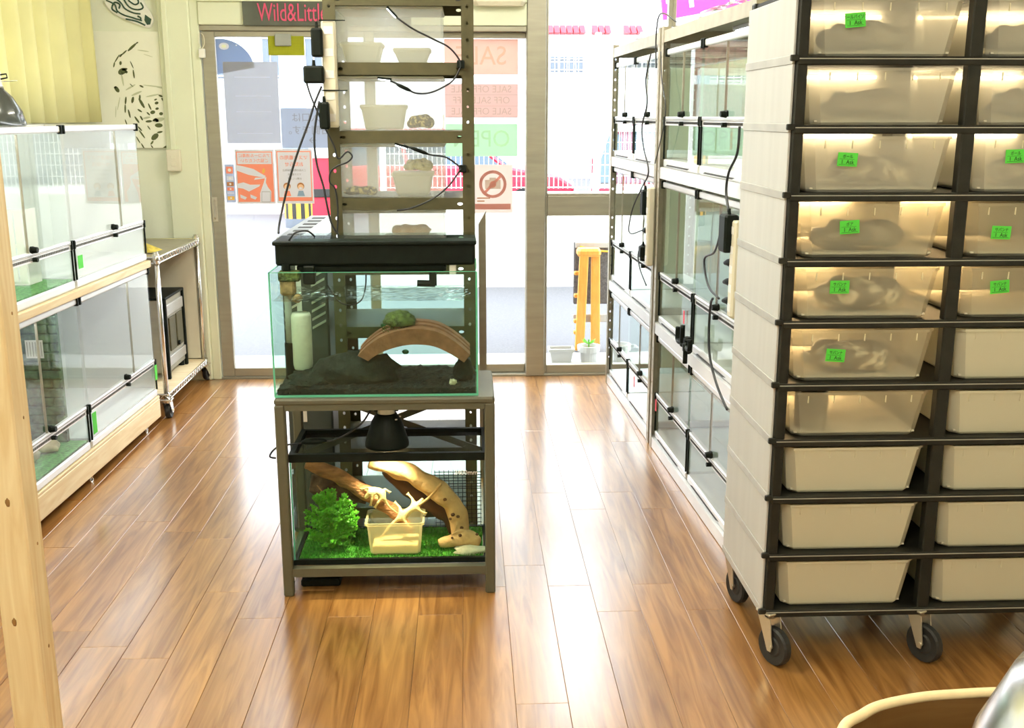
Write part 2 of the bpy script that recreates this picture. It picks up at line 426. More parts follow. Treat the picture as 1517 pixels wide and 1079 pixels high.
# low rendered wall with a welded wire fence on it
o = tag(MB().cbox(-.75, 6.0, 8.95, 9.13, -.03, .78, .01).build('boundary_wall', M['outwall']), 'low cream wall across the lane behind the storefront', 'wall')
o = thing('wire_fence', 'white welded wire fence standing on the low outside wall', 'fence', (0, 9.04, .78))
w = MB()
x = -.72
while x < 5.9:
    w.box(x-.003, x+.003, -.003, .003, .03, 1.22); x += .0395
for z in [.04 + .0935*i for i in range(13)]: w.box(-.74, 5.95, -.005, .001, z-.0035, z+.0035)
w.box(-.74, 5.95, -.006, .006, .585, .612)
tag(w.build('wire_mesh', M['white'], o), kind='stuff')
for x in (-.70, 1.10, 2.9, 4.7): MB().cbox(x-.025, x+.025, -.02, .03, -.001, 1.30, .005).build('post', M['white'], o)

# utility pole with tiger stripes
o = thing('utility_pole', 'thick pale concrete pole with a yellow and black striped wrap', 'pole', (-2.17, 13.8, -.02))
MB().lathe([(.17,0),(.13,6.5)], 20, cap=True).build('shaft', M['polecol'], o, smooth=True)
ys, bs = MB(), MB()
for k in range(20):
    a0, a1 = 2*PI*k/20, 2*PI*(k+1)/20
    t = (ys if k % 2 else bs)
    r = .178
    t.add([(r*math.cos(a0),r*math.sin(a0),.15),(r*math.cos(a1),r*math.sin(a1),.15),(r*math.cos(a1),r*math.sin(a1),1.0),(r*math.cos(a0),r*math.sin(a0),1.0)], [(0,1,2,3)])
ys.build('yellow_stripe', M['yellow'], o); bs.build('black_stripe', M['rubber'], o)

def car(name, label, loc, rz, paint, L_=3.9, W_=1.65):
    o = thing(name, label, 'car', loc, rz)
    h = W_/2
    prof = [(-L_/2,.32),(-L_/2,.72),(-L_/2+.12,.90),(-L_/2+.9,.95),(L_/2-1.1,.93),(L_/2-.25,.78),(L_/2,.62),(L_/2,.30)]
    MB().prism(prof, 'y', -h, h).build('body', paint, o, bevel=.05)
    cab = MB()
    lo = [(-L_/2+.10,.90),(L_/2-1.0,.92)]; hi = [(-L_/2+.50,1.45),(L_/2-1.75,1.46)]
    cab.add([(lo[0][0],-h+.03,lo[0][1]),(lo[1][0],-h+.03,lo[1][1]),(lo[1][0],h-.03,lo[1][1]),(lo[0][0],h-.03,lo[0][1]),
             (hi[0][0],-h+.2,hi[0][1]),(hi[1][0],-h+.2,hi[1][1]),(hi[1][0],h-.2,hi[1][1]),(hi[0][0],h-.2,hi[0][1])],
            [(0,1,5,4),(1,2,6,5),(2,3,7,6),(3,0,4,7),(4,5,6,7)])
    cab.build('cabin_glass', M['carglass'], o)
    MB().cbox(hi[0][0]-.05, hi[1][0]+.05, -h+.17, h-.17, 1.44, 1.50, .02).build('roof', paint, o)
    pl = MB()
    for sy in (-1, 1):
        for t in (.02, .46, .97):
            x0 = lo[0][0]+(lo[1][0]-lo[0][0])*t; x1 = hi[0][0]+(hi[1][0]-hi[0][0])*t
            pl.tube([(x0, sy*(h-.035), .91),(x1, sy*(h-.195), 1.46)], .035, 6)
    pl.build('pillars', paint, o)
    for sx in (-L_/2+.7, L_/2-.75):
        for sy in (-1, 1):
            wl_ = MB().tube([(sx, sy*(h-.18), .30),(sx, sy*(h+.01), .30)], .30, 20).build('wheel', M['rubber'], o)
            MB().tube([(sx, sy*(h), .30),(sx, sy*(h+.02), .30)], .19, 14).build('hub_cap', M['alu'], wl_)
    for sy in (-1, 1):
        MB().cbox(-L_/2-.02, -L_/2+.10, sy*(h-.12)-.1, sy*(h-.12)+.1, .62, .86, .02).build('tail_lamp', M['tail'], o)
        MB().cbox(L_/2-.10, L_/2+.01, sy*(h-.25)-.14, sy*(h-.25)+.14, .56, .68, .02).build('headlamp', M['white'], o)
    return o
car('parked_car', 'red car parked side-on across the street behind the fence', (-.35, 17.6, -.28), 0, M['carred'], 4.1)
car('parked_car', 'white hatchback seen from behind at the right of the street', (2.35, 13.2, -.2), math.radians(82), M['carwhite'], 3.6, 1.55)
car('parked_car', 'dark blue van-height car standing beyond the white hatchback', (4.0, 16.5, -.1), math.radians(4), M['carblue'], 3.9)

# building across the street
o = thing('street_building', 'white building across the street with red striped awning and barred windows', 'building', (0, 25, -.1))
MB().box(-14, 16, 0, 6, 0, 11).build('wall', M['facade'], o)
aw = []
x = 1.0
while x < 3.95:
    if not (2.62 < x < 2.78) and not (3.28 < x < 3.5):
        MB().prism([(-.35, 3.34),(0, 3.52),(0, 3.32)], 'x', x, x+.12).build('awning_panel', M['red'], o)
    x += .145
for (x0, x1, z0, z1) in [(1.9,2.74,2.45,2.87),(3.34,3.5,2.45,2.87),(-7,-5.4,2.3,3.3),(-4.6,-3.2,2.3,3.3),(3.72,3.82,3.9,4.05),(3.92,4.02,3.92,4.07)]:
    wf = MB().box(x0,x1,-.06,-.001,z0,z1).build('window', M['white'], o)
    MB().box(x0+.04,x1-.04,-.075,-.055,z0+.04,z1-.04).build('pane', M['winblue'] if z0 < 3.5 else M['polecol'], wf)
    if x1-x0 > .6:
        n = int((x1-x0)/.18); b_ = MB()
        for i in range(n+1): xx = x0+.02+(x1-x0-.04)*i/n; b_.box(xx-.012,xx+.012,-.12,-.10,z0-.03,z1+.03)
        b_.box(x0,x1,-.12,-.10,z0+.08,z0+.10); b_.box(x0,x1,-.12,-.10,z1-.10,z1-.08)
        b_.build('window_bars', M['white'], wf)
MB().box(2.15,2.75,-.05,0,0,2.0).build('door', M['alu_w'], o)
# signs and vending machine
o = thing('shop_sign', 'large pink and white sign board hanging high over the lane', 'sign', (2.9, 13.0, 2.5))
MB().prism([(-.60,.42),(.62,.62),(.60,.22),(-.54,.02)], 'y', 0, .08).build('board', M['pinksign'], o)
MB().prism([(-.28,.44),(-.24,.16),(-.19,.17),(-.22,.46)], 'y', -.01, 0).build('white_stripe', M['white'], o)
MB().prism([(.26,.54),(.24,.2),(.29,.21),(.31,.55)], 'y', -.01, 0).build('white_stripe', M['white'], o)
MB().prism([(-.56,.40),(-.52,.20),(-.40,.24),(-.42,.30),(-.34,.34),(-.34,.42)], 'y', -.01, 0).build('white_mark', M['polecol'], o)
MB().tube([(.61,.04,.4),(.9,.04,.45),(.9,.04,-2.52)], .04, 8).build('sign_post', M['white'], o)
o = thing('vending_machine', 'red and white vending machine standing beyond the striped pole', 'machine', (-2.05, 15.3, -.02))
MB().cbox(-.36,.36,0,.7,0,1.35,.03).build('body', M['red'], o)
MB().cbox(-.31,.31,-.03,0,.85,1.28,.01).build('display', M['white'], o)
MB().cbox(-.31,.31,-.03,0,.30,.42,.01).build('tray', M['rubber'], o)

# orange trestle with a dark mat, planters
o = thing('folding_trestle', 'orange wooden folding trestle leaning outside the lower window', 'trestle', (.757, 6.42, -.012))
for sx, sl, yy in ((-.045, .02, -.05), (.03, -.01, .0)):
    MB().prism([(sx-.028-sl,0),(sx+.030-sl,0),(sx+.030,.61),(sx-.024,.63)], 'y', yy, yy+.035).build('leg', M['orangewood'], o, bevel=.006)
MB().cbox(-.085,.06,-.055,.05,.585,.635,.015).build('top_bar', M['orangewood'], o)
for z in (.10,.17,.33,.47): MB().cbox(-.10,-.05,-.03,.01,z,z+.022,.004).build('rung', M['orangewood'], o)
MB().cbox(-.10,.13,.03,.05,.165,.215,.004).build('cross_board', M['concrete'], o)
o = thing('door_mat', 'dark bristly door mat hung over the orange trestle', 'mat', (.80, 6.53, -.012))
MB().cbox(-.135,.12,-.02,.02,.27,.66,.006).build('mat_body', M['mat'], o)
MB().cbox(-.13,.12,-.032,-.018,.625,.66,.004).build('hanging_batten', M['concrete'], o)
MB().tube(smooth_path([(-.10,-.03,.635),(0,-.04,.61),(.12,-.03,.60)],4), .006, 6).build('hanging_cord', M['yellow'], o, smooth=True)
def planter(label, x, y, rw, plant):
    o = thing('planter', label, 'planter', (x, y, -.012))
    if rw:
        a = MB(); 
        def rr(w,d,z): return [(-w,-d,z),(w,-d,z),(w,d,z),(-w,d,z)]
        vs = rr(.055,.035,0)+rr(.068,.045,.075)+rr(.076,.052,.075)+rr(.076,.052,.092)+rr(.066,.042,.092)+rr(.062,.04,.07)
        fs=[(3,2,1,0)]+[(r*4+i,r*4+(i+1)%4,r*4+4+(i+1)%4,r*4+4+i) for r in range(5) for i in range(4)]
        a.add(vs,fs).build('pot', M['pot'], o); MB().box(-.062,.062,-.04,.04,.06,.072).build('soil', M['soil'], o)
    else:
        MB().lathe([(0,0),(.046,0),(.052,.07),(.066,.07),(.068,.105),(.060,.105),(.056,.085)],20).build('pot', M['pot'], o, smooth=False)
        MB().lathe([(0,.086),(.057,.086)],16).build('soil', M['soil'], o)
    if plant:
        st = MB().tube([(0,0,.08),(.0,0,.14)],.004,6).build('stem', M['leaf'], o)
        for a, l in ((.4,.05),(2.2,.045),(3.7,.055),(5.2,.04)):
            d = Vector((math.cos(a), math.sin(a)*.6, .5)).normalized(); s_ = Vector((-math.sin(a), math.cos(a), 0))*.016
            b_ = Vector((0,0,.11)); MB().add([b_, b_+d*l*.5+s_, b_+d*l+Vector((0,0,.012)), b_+d*l*.5-s_], [(0,1,2,3)]).build('leaf', M['leaf'], o)
planter('white rectangular planter with bare soil outside the lower window', .548, 6.05, True, False)
planter('round white flowerpot with a small green sprout by the trestle', .712, 6.05, False, True)
planter('empty round white flowerpot outside behind the steel cabinet', .90, 6.08, False, False)

# ------------------------------------------------------------------ glass terrarium with doors over a vented rail
M['meshlid'] = milky('black_wire_mesh', (.03,.03,.03), clear=.80, transl=0, rough=.6, tint=(1,1,1))
M['vent'] = pbr('dark_vent_slot', (.03,.03,.03), .6)
def terrarium(label, group, loc, rz, w, d, h, rz_rail, locks, back=None, base=None, split=.5, side=None, clips=True, bottom='slot', cat='terrarium'):
    o = thing('glass_terrarium', label, cat, loc, rz, group)
    A = M['alu_w']; t = .005; bh = .032; th = .022
    # base tray
    b = MB().cbox(0, w, 0, d, 0, bh, .006).build('base_frame', A, o)
    if bottom == 'slot':
        MB().prism([(w*.10,.006),(w*.72,.006),(w*.78,.012),(w*.14,.012)], 'y', -.0015, .002).build('base_slot', M['vent'], b)
    if base: MB().box(.006, w-.006, .008, d-.006, bh, bh+.006).build('floor_sheet', base, o)
    # top frame
    tf = MB(); tf.cbox(0,w,0,.02,h-th,h,.004); tf.cbox(0,w,d-.02,d,h-th,h,.004); tf.cbox(0,.02,.02,d-.02,h-th,h,.004); tf.cbox(w-.02,w,.02,d-.02,h-th,h,.004)
    tf.build('top_frame', A, o)
    MB().box(.02,w-.02,.02,d-.02,h-.010,h-.008).build('mesh_lid', M['meshlid'], o)
    # panes
    g = M['glass']
    MB().box(.002,.002+t,.008,d-.004,bh,h-th).build('side_pane', g, o)
    MB().box(w-.002-t,w-.002,.008,d-.004,bh,h-th).build('side_pane' if side is None else 'side_board', side or g, o)
    MB().box(.008,w-.008,d-.004-t,d-.004,bh,h-th).build('back_pane' if back is None else 'back_board', back or g, o)
    MB().box(.008,w-.008,.003,.003+t,bh,rz_rail-.018).build('front_pane', g, o)
    s = w*split
    for i, (x0, x1) in enumerate(((.007, s-.001), (s+.001, w-.007))):
        dr = MB().box(x0,x1,.002,.002+t,rz_rail+.016,h-th-.002).build('glass_door', g, o)
        MB().box((x1-.0016 if i == 0 else x0),(x1 if i == 0 else x0+.0016),.0005,.008,rz_rail+.016,h-th-.002).build('door_edge', M['doorframe'], dr)
    # vented rail
    r = MB(); r.cbox(0,w,-.002,.016,rz_rail+.002,rz_rail+.016,.003); r.cbox(0,w,.001,.014,rz_rail-.019,rz_rail+.002,.002)
    rl = r.build('vent_rail', A, o)
    v = MB(); n = int(w/.0085)
    for i in range(n):
        x = .03+(w-.06)*i/(n-1); v.box(x-.0013,x+.0013,-.0003,.0015,rz_rail-.012,rz_rail-.003)
    v.build('vent_slots', M['vent'], rl)
    MB().box(.004,w-.004,-.0026,-.0015,rz_rail+.007,rz_rail+.0083).build('groove', M['vent'], rl)
    for lx in locks:
        k = MB(); k.tube([(lx,.004,rz_rail+.024),(lx,-.020,rz_rail+.024)], [.013,.010], 10); k.cbox(lx-.013,lx+.013,-.006,.004,rz_rail+.012,rz_rail+.036,.004)
        k.build('door_lock', M['black'], o)
        MB().tube([(lx+.004,.004,rz_rail-.010),(lx+.004,-.016,rz_rail-.010)], .008, 8).build('lock_button', M['black'], o)
    if clips:
        for cx in (.006, w-.006):
            for cz in (h-.012, rz_rail):
                MB().cbox(cx-.006,cx+.006,-.006,.012,cz-.016,cz+.016,.002).build('corner_clip', M['black'], o)
            MB().box(cx-.002,cx+.002,-.003,.004,bh,rz_rail-.012).build('edge_strip', M['black'], o)
    return o

def plate(u0, u1, v0, v1, holes, ru, rv, mapf, cell=None):
    """flat strip from u0 to u1 with real oval holes at (u, v) spots along its length"""
    m = MB(); vm = (v0+v1)/2
    c = cell or ru*2.2
    edges = [u0]
    for h in holes: edges += [h-c/2, h+c/2]
    edges.append(u1)
    for i in range(0, len(edges), 2):
        a, b = edges[i], edges[i+1]
        if b-a > 1e-5: m.add([mapf(a,v0),mapf(b,v0),mapf(b,v1),mapf(a,v1)], [(0,1,2,3)])
    for h in holes:
        a, b = h-c/2, h+c/2
        outer = [(a,v0),(h,v0),(b,v0),(b,vm),(b,v1),(h,v1),(a,v1),(a,vm)]
        inner = []
        for k in range(8):
            an = -3*PI/4 + k*PI/4; inner.append((h+ru*math.cos(an), vm+rv*math.sin(an)))
        m.add([mapf(*p) for p in outer]+[mapf(*p) for p in inner], [(k,(k+1)%8,8+(k+1)%8,8+k) for k in range(8)])
    return m
def solid(o, t=.0016):
    s = o.modifiers.new('thickness', 'SOLIDIFY'); s.thickness = t; s.offset = 0; return o

def angle_post(parent, mat, x, y, z1, sx, sy, wid=.036, holes=True, z0=0.0):
    """L-shaped slotted post with its corner at x, y; flanges run towards sx, sy"""
    hs = [z0+.04+.05*i for i in range(int((z1-z0-.06)/.05))] if holes else []
    m = plate(z0, z1, 0, wid, hs, .006, .0045, lambda u, v: (x+sx*v, y, u))
    m2 = plate(z0, z1, 0, wid, hs, .006, .0045, lambda u, v: (x, y+sy*v, u))
    m.add(m2.v, m2.f)
    return solid(m.build('post', mat, parent))

def shelf_tray(parent, mat, x0, x1, y0, y1, ztop, lip=.036, holes=True):
    m = MB(); m.add([(x0,y0,ztop),(x1,y0,ztop),(x1,y1,ztop),(x0,y1,ztop)], [(0,1,2,3)])
    hs = [x0+.045, x1-.045] if holes else []
    for yy in (y0, y1):
        p = plate(x0, x1, ztop-lip, ztop, hs, .009, .005, lambda u, v, yy=yy: (u, yy, v), cell=.03); m.add(p.v, p.f)
    for xx in (x0, x1): m.add([(xx,y0,ztop-lip),(xx,y1,ztop-lip),(xx,y1,ztop),(xx,y0,ztop)], [(0,1,2,3)])
    return solid(m.build('shelf', mat, parent))

# ------------------------------------------------------------------ steel racks of terrariums on the right
ang = math.radians(-2.35); P0 = Vector((.743, 5.605, 0)); DIR = Vector((-math.sin(ang), -math.cos(ang), 0))
RZ = math.atan2(DIR.y, DIR.x); NRM = Vector((-DIR.y, DIR.x, 0))       # NRM points into the cabinets
def RP(s, dep=0, z=0): q = P0 + DIR*s + NRM*dep; return (q.x, q.y, z)
def steel_rack(label, s0, s1, mats, levels, ztop, dep=.45):
    o = thing('steel_rack', label, 'rack', RP(s0), RZ, 'steel racks of terrariums')
    w = s1-s0
    for (x, y, sx, sy) in ((0,0,1,1),(w,0,-1,1),(0,dep,1,-1),(w,dep,-1,-1)): angle_post(o, M['cabsteel'], x, y, ztop, sx, sy)
    for z in levels: shelf_tray(o, M['alu_w'] if z < 1.4 else M['cabsteel'], .002, w-.002, .002, dep-.002, z, .045, holes=False)
    return o
steel_rack('galvanised slotted steel rack of terrariums against the storefront window', .07, 1.175, None, (.048,.562,1.205,1.742), 1.76)
steel_rack('galvanised slotted steel rack of terrariums beside the black tub rack', 1.205, 2.44, None, (.048,.555,1.205,1.742), 1.76)
rows = [('top', 1.207, .462, .185), ('middle', .564, .590, .20), ('bottom', .050, .450, .185)]
for (nm, z, h, rail) in rows:
    for i, (s0, s1) in enumerate(((.112,.612),(.626,1.128))):
        terrarium('clear glass terrarium, %s shelf of window rack, %s end' % (nm, ('window','inner')[i]),
                  'terrariums on the steel racks', RP(s0, .012, z), RZ, s1-s0, .40, h, rail, [(s1-s0)*.62])
for (nm, z, h, rail) in rows:
    for i, (s0, s1) in enumerate(((1.248,1.808),(1.826,2.392))):
        terrarium('clear glass terrarium, %s shelf of the rack beside the tubs, %s end' % (nm, ('post','tub rack')[i]),
                  'terrariums on the steel racks', RP(s0, .012, z if nm != 'middle' else z-.007), RZ, s1-s0, .40, h, rail, [(s1-s0)*.55])

def rack_lamp(label, s, z, l=.20):
    o = thing('strip_lamp', label, 'lamp', RP(s, .10, z), RZ)
    MB().cbox(-.02,l+.02,-.012,.012,.004,.018,.003).build('housing', M['alu'], o)
    MB().tube([(0,0,0),(l,0,0)], .008, 8).build('lamp_tube', emitter('cool_led_tube', (.92,.96,1.0), 14), o, smooth=True)
rack_lamp('lit white tube lamp under the top shelf of the rack beside the tubs', 1.92, 1.688)
# stickers on terrariums
def note(name, label, s, z, col, w=.02, h=.05):
    o = MB().box(-w/2,w/2,-.0012,0,-h/2,h/2).build(name, col, None)
    o.location = RP(s, .009, z); o.rotation_euler = (0,0,RZ); tag(o, label, 'sticker'); return o
note('paper_tag', 'small pink tag on the middle glass terrarium beside a claw clamp', 1.70, .665, M['pinktag'])
note('paper_tag', 'small pink tag on the lowest glass terrarium next to the rack post', 1.275, .20, M['pinktag'])
note('paper_tag', 'small red tag on the lowest terrarium of the window rack', .80, .185, M['pinktag'])
note('paper_tag', 'small yellow-green tag on the top terrarium at the rack posts', 1.145, 1.42, M['greentag'], .015, .07)

# power strips and plugs on the rack posts
M['ivory'] = pbr('ivory_plastic', (.78,.74,.60), .45)
def power_strip(label, loc, rz, l=.32):
    o = thing('power_strip', label, 'power strip', loc, rz)
    MB().cbox(-.022,.022,-.030,0,0,l,.006).build('body', M['ivory'], o)
    for i in range(5):
        z = .03+i*(l-.06)/4
        MB().cbox(-.014,.014,-.0315,-.029,z-.012,z+.012,.002).build('socket', M['white'], o)
    return o
def adaptor(label, loc, rz, w, h, d=.035, group=None):
    o = thing('power_adaptor', label, 'adaptor', loc, rz, group)
    MB().cbox(-w/2,w/2,-d,0,0,h,.006).build('case', M['black'], o)
    MB().tube([(0,-d*.5,h-.002),(0,-d*.5,h+.018)], [.006,.004], 8).build('strain_relief', M['black'], o)
    return o
def plug(label, loc, rz, group=None):
    o = thing('power_plug', label, 'plug', loc, rz, group)
    MB().tube([(0,0,0),(0,-.02,0),(0,-.038,0),(0,-.055,-.004)], [.014,.015,.011,.006], 10).build('plug_body', M['black'], o, smooth=True)
    return o
# strip on the middle posts faces the aisle; sits on the rack's front
q = RP(1.17, -.002, .79); power_strip('ivory power strip on the steel posts between the two racks', q, RZ, .33)
adaptor('black adaptor plugged high into the ivory strip between the racks', RP(1.115, -.012, 1.0), RZ, .055, .105)
adaptor('small square black adaptor plugged low into the ivory strip between the racks', RP(1.10, -.012, .815), RZ, .05, .05)
plug('black plug pointing towards the window in the ivory strip between the racks', RP(1.148, -.018, .935), RZ + PI*.5*0 - 1.3)
q = RP(2.415, -.002, .80); power_strip('slim power strip on the post next to the tub rack side panel', q, RZ, .30)
adaptor('large black adaptor plugged into the strip next to the tub rack', RP(2.375, -.010, 1.0), RZ, .07, .115, .045)
for i, z in enumerate((.965,.905,.845)):
    plug('black plug, %s below the large adaptor on the strip next to the tub rack' % ('first','second','third')[i], RP(2.40, -.012, z), RZ-1.2)
def rcable(label, pts, r=.0032):
    o = cable('power_cable', M['cord'], [RP(*p) for p in pts], r); tag(o, label, 'cable'); return o
rcable('thin black cable hanging down the glass of the top window rack terrarium', [(1.075,-.016,1.66),(.99,-.016,1.56),(1.03,-.016,1.46),(.94,-.016,1.37),(.98,-.016,1.28),(1.10,-.016,1.18),(.96,-.016,1.10),(.80,-.02,1.0),(.72,-.02,.90),(.80,-.02,.885),(1.06,-.025,.93)])
rcable('black cable looping from the small square adaptor between the racks', [(1.115,-.02,.87),(1.02,-.02,.86),(.95,-.02,.81),(1.0,-.02,.75),(1.14,-.02,.70)])
rcable('thin grey-black cable down the far end of the top terrarium beside the tubs', [(1.265,-.016,1.66),(1.30,-.016,1.55),(1.38,-.016,1.45),(1.36,-.016,1.37),(1.28,-.016,1.28),(1.22,-.016,1.22)], .0022)
rcable('thick black cable from the top terrarium down to the large adaptor', [(2.39,-.018,1.38),(2.385,-.02,1.30),(2.32,-.024,1.24),(2.30,-.024,1.18),(2.36,-.03,1.12)], .0042)
rcable('black cable looping from the large adaptor down past the claw clamp', [(2.35,-.05,1.06),(2.22,-.03,.98),(2.10,-.03,.94),(2.16,-.03,.86),(2.33,-.04,.845)], .0036)
rcable('black cable hanging from the third plug to the lower terrarium rail', [(2.33,-.06,.845),(2.20,-.03,.80),(2.18,-.026,.70),(2.21,-.026,.62),(2.30,-.024,.55),(2.41,-.02,.50)], .0042)
rcable('pale cable loop at the top of the posts between the racks', [(1.16,-.01,1.60),(1.15,-.012,1.72),(1.19,-.012,1.80),(1.30,-.01,1.80),(1.36,.02,1.765)], .003)
# claw clamp
o = thing('spring_clamp', 'black plastic clamp with curved jaws hanging on a terrarium door rail', 'clamp', RP(1.90, -.010, .60), RZ)
MB().cbox(-.022,.022,-.03,0,-.03,.03,.008).build('clamp_body', M['black'], o)
for a, b, c in ((-.02,-.09,.05),(.02,.09,.04),(0,.03,-.06),(-.01,-.02,.07)):
    MB().tube(smooth_path([(a,-.02,0),((a+b)/2,-.03,0),(b,-.03,.005),(b*1.02,-.03,c)],4), .009, 8).build('jaw', M['black'], o, smooth=True)
# rolled plastic left on top of the racks
M['film'] = glassy('crumpled_clear_film', (.90,.91,.91), 1.5, .15, 2.0, bump=1.0, bscale=30)
o = tag(MB().blob((0,0,.02),(.26,.09,.03),20,8,.35,4,3,flat=0).build('plastic_film', M['film'], smooth=True), 'crumpled clear plastic film lying on top of the window rack', 'plastic film')
o.location = RP(.62,.12,1.743); o.rotation_euler = (0,0,RZ)
o = tag(MB().blob((0,0,.02),(.30,.08,.025),20,8,.35,4,5,flat=0).build('plastic_film', M['film'], smooth=True), 'crumpled clear plastic film on top of the rack beside the tubs', 'plastic film')
o.location = RP(1.75,.12,1.743); o.rotation_euler = (0,0,RZ)

# ------------------------------------------------------------------ left: wooden frame with glass terrariums
la = math.radians(2.0); LD = Vector((math.sin(la), math.cos(la), 0)); LRZ = math.atan2(LD.y, LD.x); LN = Vector((-LD.y, LD.x, 0))
L0 = Vector((-1.444, 4.83, 0))
def LP(s, dep=0, z=0): q = L0 - LD*s + LN*dep; return (q.x, q.y, z)
LW = 1.66
o = thing('wooden_stand', 'low pale pine frame carrying the two tiers of glass terrariums', 'stand', LP(LW), LRZ)
MB().cbox(0,LW,0,.035,.035,.125,.004).build('front_beam', M['pine_x'], o)
MB().cbox(0,LW,.40,.435,.035,.125,.004).build('back_beam', M['pine_x'], o)
for x in (.02,.80,LW-.06): MB().cbox(x,x+.04,.035,.40,.04,.12,.003).build('cross_beam', M['pine'], o)
MB().cbox(0,LW,.0,.435,.125,.138,.003).build('deck_board', M['pine_x'], o)
MB().cbox(0,LW,-.008,.022,.742,.772,.003).build('front_rail', M['pine_x'], o)
MB().cbox(0,LW,.022,.435,.757,.772,.003).build('shelf_board', M['pine_x'], o)
for x in (-.045, ): MB().cbox(x,x+.045,.0,.435,0.035,.772,.003).build('end_panel', M['pine'], o)
MB().cbox(LW-.001,LW+.02,.40,.435,.035,.772,.003).build('back_post', M['pine'], o)
for x in (.30,.84,1.50):
    MB().tube([(x,.018,.036),(x,.018,.020)], .006, 8).build('bolt', M['chrome'], o)
    rg = [(x+.012*math.cos(a), .018, .0125+.011*math.sin(a)) for a in [2*PI*k/14 for k in range(15)]]
    MB().tube(rg, .0028, 6, cap=False).build('eye_foot', M['chrome'], o, smooth=True)
    MB().tube([(x,.417,.036),(x,.417,.0)], .008, 8).build('bolt', M['chrome'], o)
lt = [('upper', .774, .60, .165), ('lower', .140, .598, .16)]
for (nm, z, h, rail) in lt:
    for i, (s1, s0) in enumerate(((.815,.012),(1.63,.828))):
        w = s1-s0
        back = M['white_back']
        terrarium('%s glass terrarium of the left cabinet, %s' % (nm, ('white and bare inside','furnished with green turf')[i]),
                  'terrariums on the pine stand', LP(s1, .004, z), LRZ, w, .42, h, rail, [w*.52] if i == 0 else [w*.58], back=back,
                  base=M['white_back'] if i == 0 else M['turf2'], side=M['white_back'] if i == 0 else None, split=.66 if i == 0 else .55, bottom='plain')
def added_fill_lamp(label, s, z, l):  # hidden tubes added to brighten the left terrarium interiors
    o = thing('strip_lamp', label, 'lamp', LP(s, .040, z), LRZ, 'added fill lamps in the pine stand terrariums')
    MB().cbox(-.01,l+.01,-.010,.010,.007,.012,.002).build('housing', M['white'], o)
    MB().tube([(0,0,0),(l,0,0)], .006, 8).build('lamp_tube', emitter('added_fill_tube', (.95,.98,1.0), 26), o, smooth=True)
for (nm, z, h, rail) in lt:
    added_fill_lamp('added hidden lit tube under the front edge of the %s bare terrarium' % nm, .77, z+h-.0165, .70)
    added_fill_lamp('added hidden lit tube under the front edge of the %s turf terrarium' % nm, 1.58, z+h-.0165, .70)
# sticky notes on the left cabinet
def lnote(label, s, z, w, h):
    o = MB().box(-w/2,w/2,-.0012,0,-h/2,h/2).build('paper_tag', M['greentag']); o.location = LP(s, -.001, z); o.rotation_euler = (0,0,LRZ); tag(o, label, 'sticker')
lnote('bright green tag on the upper bare terrarium of the left cabinet', .775, .87, .045, .05)
lnote('bright green tag on the lower bare terrarium beside the divider', .785, .235, .04, .085)
lnote('bright green tag on the lower bare terrarium beside the chrome cart', .03, .255, .03, .07)
# furnishings in the near terrariums
M['rockpanel'] = pbr('mossy_rock_panel', (.10,.17,.10), .85, var=.5, vscale=30, bump=.6, bscale=40)
M['stone'] = pbr('pale_stone', (.55,.50,.36), .85, var=.3, vscale=16, bump=.4, bscale=30)
def crate(label, s, dep, z, w, d, h):
    o = thing('slatted_crate', label, 'crate', LP(s, dep, z), LRZ-PI/2)
    n = int(w/.032)
    for i in range(n):
        x = w*i/n; MB().box(x+.003,x+w/n-.003,0,.004,.012,h).build('slat', M['white'], o)
    for zz in (.0,h*.5,h-.012): MB().box(0,w,.004,.010,zz,zz+.012).build('rail', M['white'], o)
    MB().box(0,w,.010,d,0,.006).build('base', M['white'], o)
    MB().box(0,.006,.010,d,.006,h).build('side', M['white'], o); MB().box(w-.006,w,.010,d,.006,h).build('side', M['white'], o)
crate('white slatted hide in the upper furnished terrarium close to the door', 1.00, .235, .8145, .135, .11, .27)
crate('white slatted hide in the upper furnished terrarium against the back board', 1.03, .40, .8145, .13, .11, .22)
# brick-relief backdrop in the lower furnished terrarium
o = thing('brick_backdrop', 'dark green brick-relief board standing in the lower furnished terrarium', 'backdrop', LP(.868, .405, .180), LRZ-PI/2)
MB().box(0,.325,.012,.03,0,.535).build('board', M['rockpanel'], o)
for r in range(15):
    for c in range(5):
        x0 = c*.098 - (.049 if r % 2 else 0); x1 = x0+.092
        x0 = max(0,x0); x1 = min(.325,x1)
        if x1-x0 > .02: MB().cbox(x0,x1,.002+.004*((r*3+c*5)%3)/3,.014,.004+r*.0355,.035+r*.0355,.003).build('brick', M['rockpanel'], o)
MB().box(.205,.272,-.001,.0,.335,.405).build('notice', M['white'], o)
for i in range(6): MB().box(.211+i*.0105,.214+i*.0105,-.0016,-.001,.342,.398).build('notice_bar', M['stripgrey'], o)
for i, (s, dep, r) in enumerate(((1.13,.16,.065),(1.06,.25,.05),(.98,.115,.042))):
    o = tag(MB().blob((0,0,r*.55),(r*1.3,r,r*.75),14,8,.2,2.4,i+3,flat=0).build('stone', M['stone'], smooth=True),
            ('large pale stone on turf by the wooden post','mid-sized pale stone behind the largest one','small pale stone close to the divider')[i] , 'stone', 'stones in the lower left terrarium')
    o.location = LP(s, dep, .1785)
o = tag(MB().lathe([(0,0),(.06,0),(.075,.05),(.08,.05),(.08,.057),(.07,.057),(.056,.01),(0,.01)],20).build('water_bowl', M['white']), 'white water bowl on the turf of the lower furnished terrarium', 'bowl')
o.location = LP(.960,.300,.1785)
